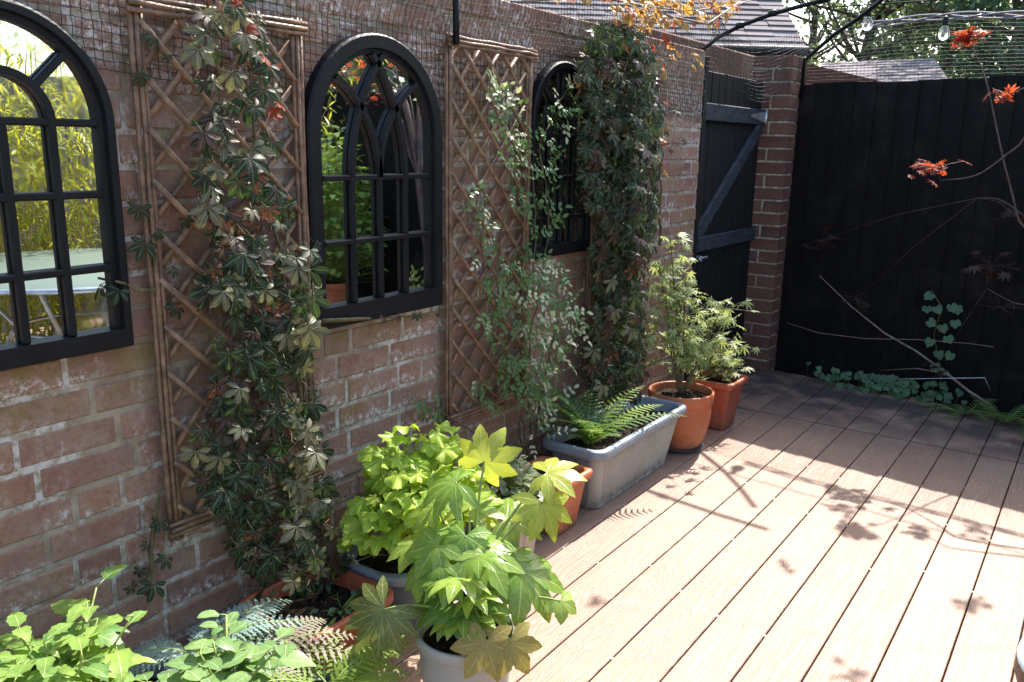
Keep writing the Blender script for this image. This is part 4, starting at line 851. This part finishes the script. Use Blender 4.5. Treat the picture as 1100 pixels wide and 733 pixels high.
# ------------------------------------------------------------------ netting and poles
def netsheet(name, label, P, nu, nv, r=.0011, su=1, sv=1, jit=.002, mat=None):
    """P(u,v) -> point; strands along u and v"""
    mb = MB(); rr = random.Random(len(name)+nu)
    G = [[P(i/nu, j/nv)+Vector((rr.uniform(-1, 1), rr.uniform(-1, 1), rr.uniform(-1, 1)))*jit for i in range(nu+1)] for j in range(nv+1)]
    for j in range(nv+1): mb.tube([G[j][i] for i in range(0, nu+1)], r, 3, cap=False)
    for i in range(nu+1): mb.tube([G[j][i] for j in range(0, nv+1)], r, 3, cap=False)
    return tag(mb.build(name, mat or M['net']), label, 'netting')
def Pw(u, v):
    y = lerp(-.2, 4.25, u); z = lerp(1.50+.05*math.sin(y*2.1)-.03*y*.0, 2.12+.03*math.sin(y*3), v)
    x = WX+.0055+.0015*math.sin(y*7+z*5) + max(0, min(.045, (z-1.74)*.4))*(1 if z > 1.74 else 0)
    return Vector((x, y, z))
netsheet('wall_netting', 'black mesh netting draped over the top of the brick wall', Pw, 210, 30, .0010)
def Pg(u, v):
    y = lerp(4.25, 5.45, u); sag = .22*math.sin(PI*u); z = lerp(1.86-sag*.9, 2.12-sag*.55, v); return Vector((lerp(WX+.02, -1.66, u)-.12*v*math.sin(PI*u), y, z))
netsheet('gate_netting', 'black mesh netting sagging over the gate top', Pg, 56, 16)
def Pf(u, v):
    x = lerp(-1.66, 3.0, u); z = lerp(1.76, 2.12+.015*math.sin(x*5), v); return Vector((x, fy(x)+.04+.02*math.sin(x*3+v*4), z))
netsheet('fence_netting', 'fine dark mesh netting stretched above the black fence', Pf, 200, 18, .0009)
mb = MB()
for k in range(3): mb.tube([Vector((x_, fy(x_)+.03+.008*math.sin(x_*9+k*2), 2.115+.016*math.cos(x_*8+k*2.1)+.015*math.sin(x_*5))) for x_ in [lerp(-1.3, 3.0, i/120) for i in range(121)]], .006, 5)
tag(mb.build('net_rope', M['netpale'], None, (-1.2, FY, 2.1)), 'pale bunched edge of the netting strung above the fence', 'rope')
mb = MB(); mb.tube([onx(x, y, WX+.06) for x, y in ((490, 48), (490, 20), (490, -30))], .011, 10); tag(mb.build('net_post', M['black'], None, onx(490, 48, WX+.06)), 'short black upright post on the wall above the second trellis', 'post', 'net support poles')
q0 = ony(752, 56, 4.9); pts = [Vector((q0.x-.02, 4.9, 1.6)), q0]+[ony(x, y, 4.9) for x, y in ((772, 40), (795, 28), (830, 15), (885, 0), (935, -12), (985, -20))]; mb = MB(); mb.tube(pts, .012, 10)
for k, pp in enumerate(pts[3:6]): mb.tube([pp-Vector((.02, 0, .0)), pp+Vector((.02, 0, .005))], .018, 10)
tag(mb.build('net_pole', M['black'], None, q0), 'black bent pole arching from the wall end over the gate', 'pole', 'net support poles')
q0 = Vector((-1.66, 5.40, 1.93)); pts = [Vector((-1.66, 5.40, 1.72)), q0, at(895, 38, 5.6), at(922, 20, 5.5), at(945, 2, 5.4), at(970, -22, 5.3)]; mb = MB(); mb.tube(pts, .012, 10)
tag(mb.build('net_pole', M['black'], None, q0), 'black bent pole rising from the brick pillar over the fence', 'pole', 'net support poles')
for x_, y_, lb in ((932, 26, 'clear glass festoon bulb nearer the pillar, hanging from the net edge'), (1014, 36, 'clear glass festoon bulb left of the upper red leaf cluster')):
    c = ony(x_, y_, fy(-1.15 if x_ < 970 else -.85)-.055); o = thing('festoon_bulb', lb, 'light bulb', (c.x, c.y, c.z+.06), 'clear festoon bulbs')
    mb = MB(); mb.lathe((c.x, c.y), [(.003, c.z-.04), (.018, c.z-.034), (.029, c.z-.015), (.03, c.z), (.024, c.z+.02), (.014, c.z+.036), (.011, c.z+.045)], 18); mb.build('glass', M['bulb'], o)
    mb = MB(); mb.lathe((c.x, c.y), [(.013, c.z+.04), (.015, c.z+.045), (.015, c.z+.08), (.004, c.z+.09)], 14, True, True); mb.build('cap', M['black'], o)
mb = MB(); mb.tube([Vector((x_, fy(x_)-.055, ony(932, 26, FY-.06).z+.10-.02*(x_+1.3))) for x_ in [lerp(-1.6, 3, i/20) for i in range(21)]], .004, 6); tag(mb.build('festoon_cable', M['black'], None, (-1, FY, 2.1)), 'thin black cable carrying the festoon bulbs', 'cable')
# ------------------------------------------------------------------ things on the deck out to the right (seen in the mirrors)
ctr = Vector((.95, 2.35, 0)); o = thing('round_table', 'round glass-topped patio table reflected in the left mirror', 'table', ctr)
mb = MB(); mb.lathe((ctr.x, ctr.y), [(.01, .715), (.78, .715), (.785, .72), (.78, .725), (.01, .7255)], 64, True, True); mb.build('tabletop', M['tableglass'], o)
mb = MB(); mb.tube([ctr+Vector((.785*math.cos(2*PI*k/48), .785*math.sin(2*PI*k/48), .712)) for k in range(49)], .014, 8); mb.build('table_rim', M['steel'], o)
for k in range(4):
    a = PI/4+k*PI/2; mb = MB(); mb.tube([ctr+Vector((.6*math.cos(a), .6*math.sin(a), .70)), ctr+Vector((.35*math.cos(a), .35*math.sin(a), .4)), ctr+Vector((.55*math.cos(a), .55*math.sin(a), .01))], .014, 8); mb.build('leg', M['steel'], o)
for zz, rr_ in ((.40, .34), (.22, .42)):
    mb = MB(); mb.tube([ctr+Vector((rr_*math.cos(2*PI*k/32), rr_*math.sin(2*PI*k/32), zz)) for k in range(33)], .010, 6); mb.build('stretcher', M['steel'], o)
ctr = Vector((.175, 1.83, 0)); o = thing('round_stool', 'round stool with pale blue-grey top and brown side at the right edge', 'stool', ctr)
mb = MB(); mb.lathe((ctr.x, ctr.y), [(.01, .452), (.17, .452), (.195, .448), (.203, .438), (.205, .43)], 48, False, False); mb.lathe((ctr.x, ctr.y), [(.0, .4525), (.02, .4525)], 48); mb.build('seat', simple('pale_seat', (.50, .58, .62), .45, .1), o)
mb = MB(); mb.lathe((ctr.x, ctr.y), [(.205, .43), (.2055, .40), (.195, .365), (.15, .35), (.01, .35)], 48, False, True); mb.build('seat_side', simple('brown_wicker', (.10, .045, .03), .5, .4, 40, .5), o)
for k in range(4):
    a = PI/4+k*PI/2; mb = MB(); mb.tube([ctr+Vector((.14*math.cos(a), .14*math.sin(a), .36)), ctr+Vector((.17*math.cos(a), .17*math.sin(a), .002))], .013, 8); mb.build('leg', M['black'], o)
roundpot('round_pot', 'terracotta-coloured pot with a leafy shrub near the black fence, reflected in the gothic mirror', 'plant pot', 1.42, 4.62, .17, .12, .32, M['terra'], .05, .01, .04)
b_ = bushlet('leafy_shrub', 'green leafy shrub in a pot near the black fence, reflected in the gothic mirror', (1.42, 4.62, .28), .38, .34, 1.25, 900, .075, M['hyd'])
def bamboo(label, cx_, cy_, n_, hgt, rad):
    o = thing('bamboo_clump', label, 'bamboo', (cx_, cy_, -.05), 'bamboo clumps by the side fence'); L = MB(); S = MB()
    for k in range(n_):
        a = R.uniform(0, 6.28); r_ = rad*math.sqrt(R.random()); b = Vector((cx_+r_*math.cos(a)*.7, cy_+r_*math.sin(a), -.05)); ln = Vector((R.uniform(-.3, .12), R.uniform(-.2, .2), 1)); H_ = hgt*R.uniform(.75, 1.1)
        ps = curve(b, ln, H_, (R.uniform(-.5, .1), R.uniform(-.3, .3), -.25), 9, .02); S.tube(ps, [lerp(.008, .002, i/9) for i in range(10)], 6)
        for q in range(150):
            t = R.uniform(.03, 1); f = t*9; j = min(8, int(f)); p = ps[j].lerp(ps[j+1], f-j)+Vector((R.gauss(0, .09), R.gauss(0, .09), R.gauss(0, .06)))
            L.leaf(p, (R.uniform(-1, 1), R.uniform(-1, 1), R.uniform(-.9, .35)), (R.uniform(-.5, .5), R.uniform(-.5, .5), 1), R.uniform(.07, .14), .008, lance, 3, .1, .5)
    L.build('foliage', M['bamboo'], o); S.build('culms', M['culm'], o)
for i, cy_ in enumerate((1.6, 2.1, 2.6, 3.1, 3.6, 4.1, 4.6)):
    bamboo(['yellow-green bamboo nearest the house end of the side fence', 'yellow-green bamboo, second of the row along the side fence', 'yellow-green bamboo, third of the row along the side fence', 'yellow-green bamboo at the middle of the row along the side fence', 'yellow-green bamboo, third from the black fence', 'yellow-green bamboo, second from the black fence', 'yellow-green bamboo in the corner by the black fence'][i], 2.35+R.uniform(-.1, .1), cy_, 12, 2.35, .3)
# ------------------------------------------------------------------ buildings beyond
def tiled_roof(parent, e0, e1, r0, r1, n, up, wob=.0):
    """courses between eave line e0-e1 and ridge line r0-r1"""
    mb = MB(); rr = random.Random(n); e0, e1, r0, r1 = map(Vector, (e0, e1, r0, r1)); up = Vector(up)
    for k in range(n):
        a0, a1 = e0.lerp(r0, k/n), e1.lerp(r1, k/n); b0, b1 = e0.lerp(r0, min(1, (k+1.25)/n)), e1.lerp(r1, min(1, (k+1.25)/n)); m = max(4, int((a1-a0).length/.28))
        for i in range(m):
            s_, t_ = i/m, (i+1)/m-.012/m; h_ = .026+rr.uniform(-.004, .008)
            p = [a0.lerp(a1, s_)+up*h_, a0.lerp(a1, t_)+up*h_, b0.lerp(b1, t_)+up*.012, b0.lerp(b1, s_)+up*.012, a0.lerp(a1, s_)+up*(h_-.03), a0.lerp(a1, t_)+up*(h_-.03)]
            mb.add(p, [(0, 1, 2, 3), (4, 5, 1, 0)], None, rr.random(), 0, False)
    mb.add([e0, e1, r1, r0], [(0, 1, 2, 3)], None, .1, 0, False)
    return mb.build('roof', M['tile'], parent)
E1 = ony(866, 54, 9.0); az = math.radians(40); ev = Vector((-math.cos(az), -math.sin(az), 0)); rs = Vector((-math.sin(az), math.cos(az), 0)); E0 = E1+ev*3.4
o = thing('outbuilding', 'brick outbuilding with grey tiled roof beyond the gate', 'building', ((E0.x+E1.x)/2, (E0.y+E1.y)/2+1.5, -.1))
R0, R1 = E0+rs*2.9+Vector((0, 0, 2.15)), E1+rs*2.9+Vector((0, 0, 2.15)); nrm = (E0-E1).cross(R1-E1).normalized(); nrm = nrm if nrm.z > 0 else -nrm
tiled_roof(o, E0, E1, R0, R1, 34, nrm)
mb = MB(); Fb = rs*5.8; mb.loft([[E0-ev*.1+rs*.2-Vector((0, 0, E0.z+.1)), E1+ev*.1+rs*.2-Vector((0, 0, E0.z+.1)), E1+ev*.1+Fb-rs*.2-Vector((0, 0, E0.z+.1)), E0-ev*.1+Fb-rs*.2-Vector((0, 0, E0.z+.1))], [E0-ev*.1+rs*.2, E1+ev*.1+rs*.2, E1+ev*.1+Fb-rs*.2, E0-ev*.1+Fb-rs*.2]], True, True, True, .5, 0, False)
mb.add([E1+ev*.1, E1+ev*.1+Fb, R1+ev*.1-Vector((0, 0, .04))], [(0, 1, 2)], smooth=False); mb.build('wall', M['brick2'], o)
mb = MB(); up_ = Vector((0, 0, .05)); mb.add([R0+up_, R1+up_, E1+Fb, E0+Fb], [(0, 1, 2, 3)], smooth=False); mb.build('back_roof', M['tile'], o)
mb = MB(); mb.tube([E0-rs*.05+Vector((0, 0, -.02)), E1-rs*.05+Vector((0, 0, -.02))], .05, 8); mb.build('gutter', M['black'], o)
a, b = ony(884, 63, 16), ony(1003, 69, 16); c_, d_ = ony(872, 92, 13), ony(1022, 92, 13); rz = (a.z+b.z)/2; a.z = b.z = rz; c_.z = d_.z = min(c_.z, d_.z)
o = thing('garage', 'low brick garage with grey tiled roof behind the black fence', 'building', ((c_.x+d_.x)/2, 14.5, -.1))
tiled_roof(o, c_, d_, a, b, 9, (0, -.3, .95)); mb = MB(); mb.box((c_.x+.1, 13.1, -.1), (d_.x-.1, 16, c_.z-.03), .5, 0); mb.build('wall', M['brick2'], o)
mb = MB(); g0 = ony(866, 68, 12.5); g1 = ony(957, 90, 12.5); mb.loft([[(g0.x-.3, 12.5, -.1), (g1.x, 12.5, -.1), (g1.x, 12.5, g1.z), (g0.x, 12.5, g0.z), (g0.x-.3, 12.5, g0.z)], [(g0.x-.3, 12.7, -.1), (g1.x, 12.7, -.1), (g1.x, 12.7, g1.z), (g0.x, 12.7, g0.z), (g0.x-.3, 12.7, g0.z)]], True, True, True, .5, 0, False)
mb.build('gable_wall', M['brick2'], o)
mb = MB(); w0 = onx(722, 35, WX-.35); w1 = onx(762, 47, WX-.35); zt_ = (w0.z+w1.z)/2
mb.box((WX-.6, w0.y-.6, -.1), (WX-.35, w1.y+.9, zt_), .4, 0, .01); tag(mb.build('boundary_wall', M['brick2'], None, (WX-.45, w0.y, -.1)), 'dark reddish wall just beyond the end of the garden wall', 'wall')
# ------------------------------------------------------------------ trees beyond
def tree(label, px_, Y, htop, rad, zlow, n_, mat, branchy, name='garden_tree', sz=.16):
    base = Vector((px_[0] if isinstance(px_, tuple) else ony(px_, 120, Y).x, Y, -.12)); o = thing(name, label, 'tree', base, 'trees beyond the fence'); S = MB(); L = MB()
    tp = base+Vector((R.uniform(-.3, .3), 0, htop*.92)); tr = [base.lerp(tp, i/8)+Vector((R.uniform(-.1, .1), R.uniform(-.1, .1), 0))*(i > 0) for i in range(9)]
    S.tube(tr, [lerp(.22, .03, i/8) for i in range(9)], 8); ends = []
    for k in range(branchy):
        t = R.uniform(.2, .95); f = t*8; j = min(7, int(f)); p = tr[j].lerp(tr[j+1], f-j); a = R.uniform(0, 6.28); rr_ = rad*(1.1-.6*abs(t-.55))*R.uniform(.6, 1.1)
        q = curve(p, (math.cos(a), math.sin(a), R.uniform(.1, .9)), rr_, (0, 0, R.uniform(-.3, .8)), 7, .16); S.tube(q, [lerp(.05, .008, i/7) for i in range(8)], 5)
        for m in range(4):
            i = R.randint(2, 7); a2 = R.uniform(0, 6.28); q2 = curve(q[i], (math.cos(a2), math.sin(a2), R.uniform(-.2, .9)), rr_*.4, (0, 0, .3), 5, .22); S.tube(q2, [lerp(.018, .004, i2/5) for i2 in range(6)], 4); ends.append(q2)
    per = max(1, n_//max(1, len(ends)))
    for q2 in ends:
        if R.random() < .18: continue
        for m in range(per):
            p = R.choice(q2)+Vector((R.gauss(0, .22), R.gauss(0, .22), R.gauss(0, .18))); 
            if p.z < zlow: continue
            L.leaf(p, rv(), rv()+Vector((0, 0, .5)), sz*R.uniform(.6, 1.2), sz*.32, ovate, 2, .1, .3)
    L.build('crown', mat, o); S.build('trunk', M['bark'], o)
for a in (('dense evergreen tree above the right end of the fence', 1085, 19, 7.5, 2.6, .8, 9000, M['treedark'], 44, 'evergreen_tree', .2), ('leafy green tree right of the garage roof', 1010, 24, 9, 3.0, .8, 7000, M['treeleaf'], 36, 'garden_tree', .2), ('sparse tree of twisting branches left of the garage roof', 925, 22, 8, 2.6, 1.0, 1700, M['treeleaf'], 44, 'garden_tree', .16), ('thin leafed tree between the two tiled roofs', 868, 27, 9, 2.8, 1.0, 2200, M['treeleaf'], 38, 'garden_tree', .2), ('dark conifer behind the garage roof', 965, 30, 10, 2.4, 1.0, 6000, M['treedark'], 44, 'evergreen_tree', .22), ('tall evergreen beyond the frame at the right', 1180, 22, 9, 3.2, .6, 7000, M['treedark'], 40, 'evergreen_tree', .22), ('leafy green tree standing close behind the fence, seen in the gothic mirror', (3.0, 0), 9.5, 5.5, 1.9, .6, 6000, M['treeleaf'], 36, 'garden_tree', .15), ('dark evergreen tree behind the fence, seen in the gothic mirror', (5.6, 0), 10.5, 7, 2.3, .6, 6000, M['treedark'], 36, 'evergreen_tree', .17), ('broad green tree far right behind the fence, seen in the gothic mirror', (8.5, 0), 12, 8, 2.8, .6, 6000, M['treeleaf'], 36, 'garden_tree', .2), ('tall bare tree beyond the right trees', 1050, 33, 13, 4.0, 1.0, 3500, M['treeleaf'], 46, 'garden_tree', .22)): tree(*a)
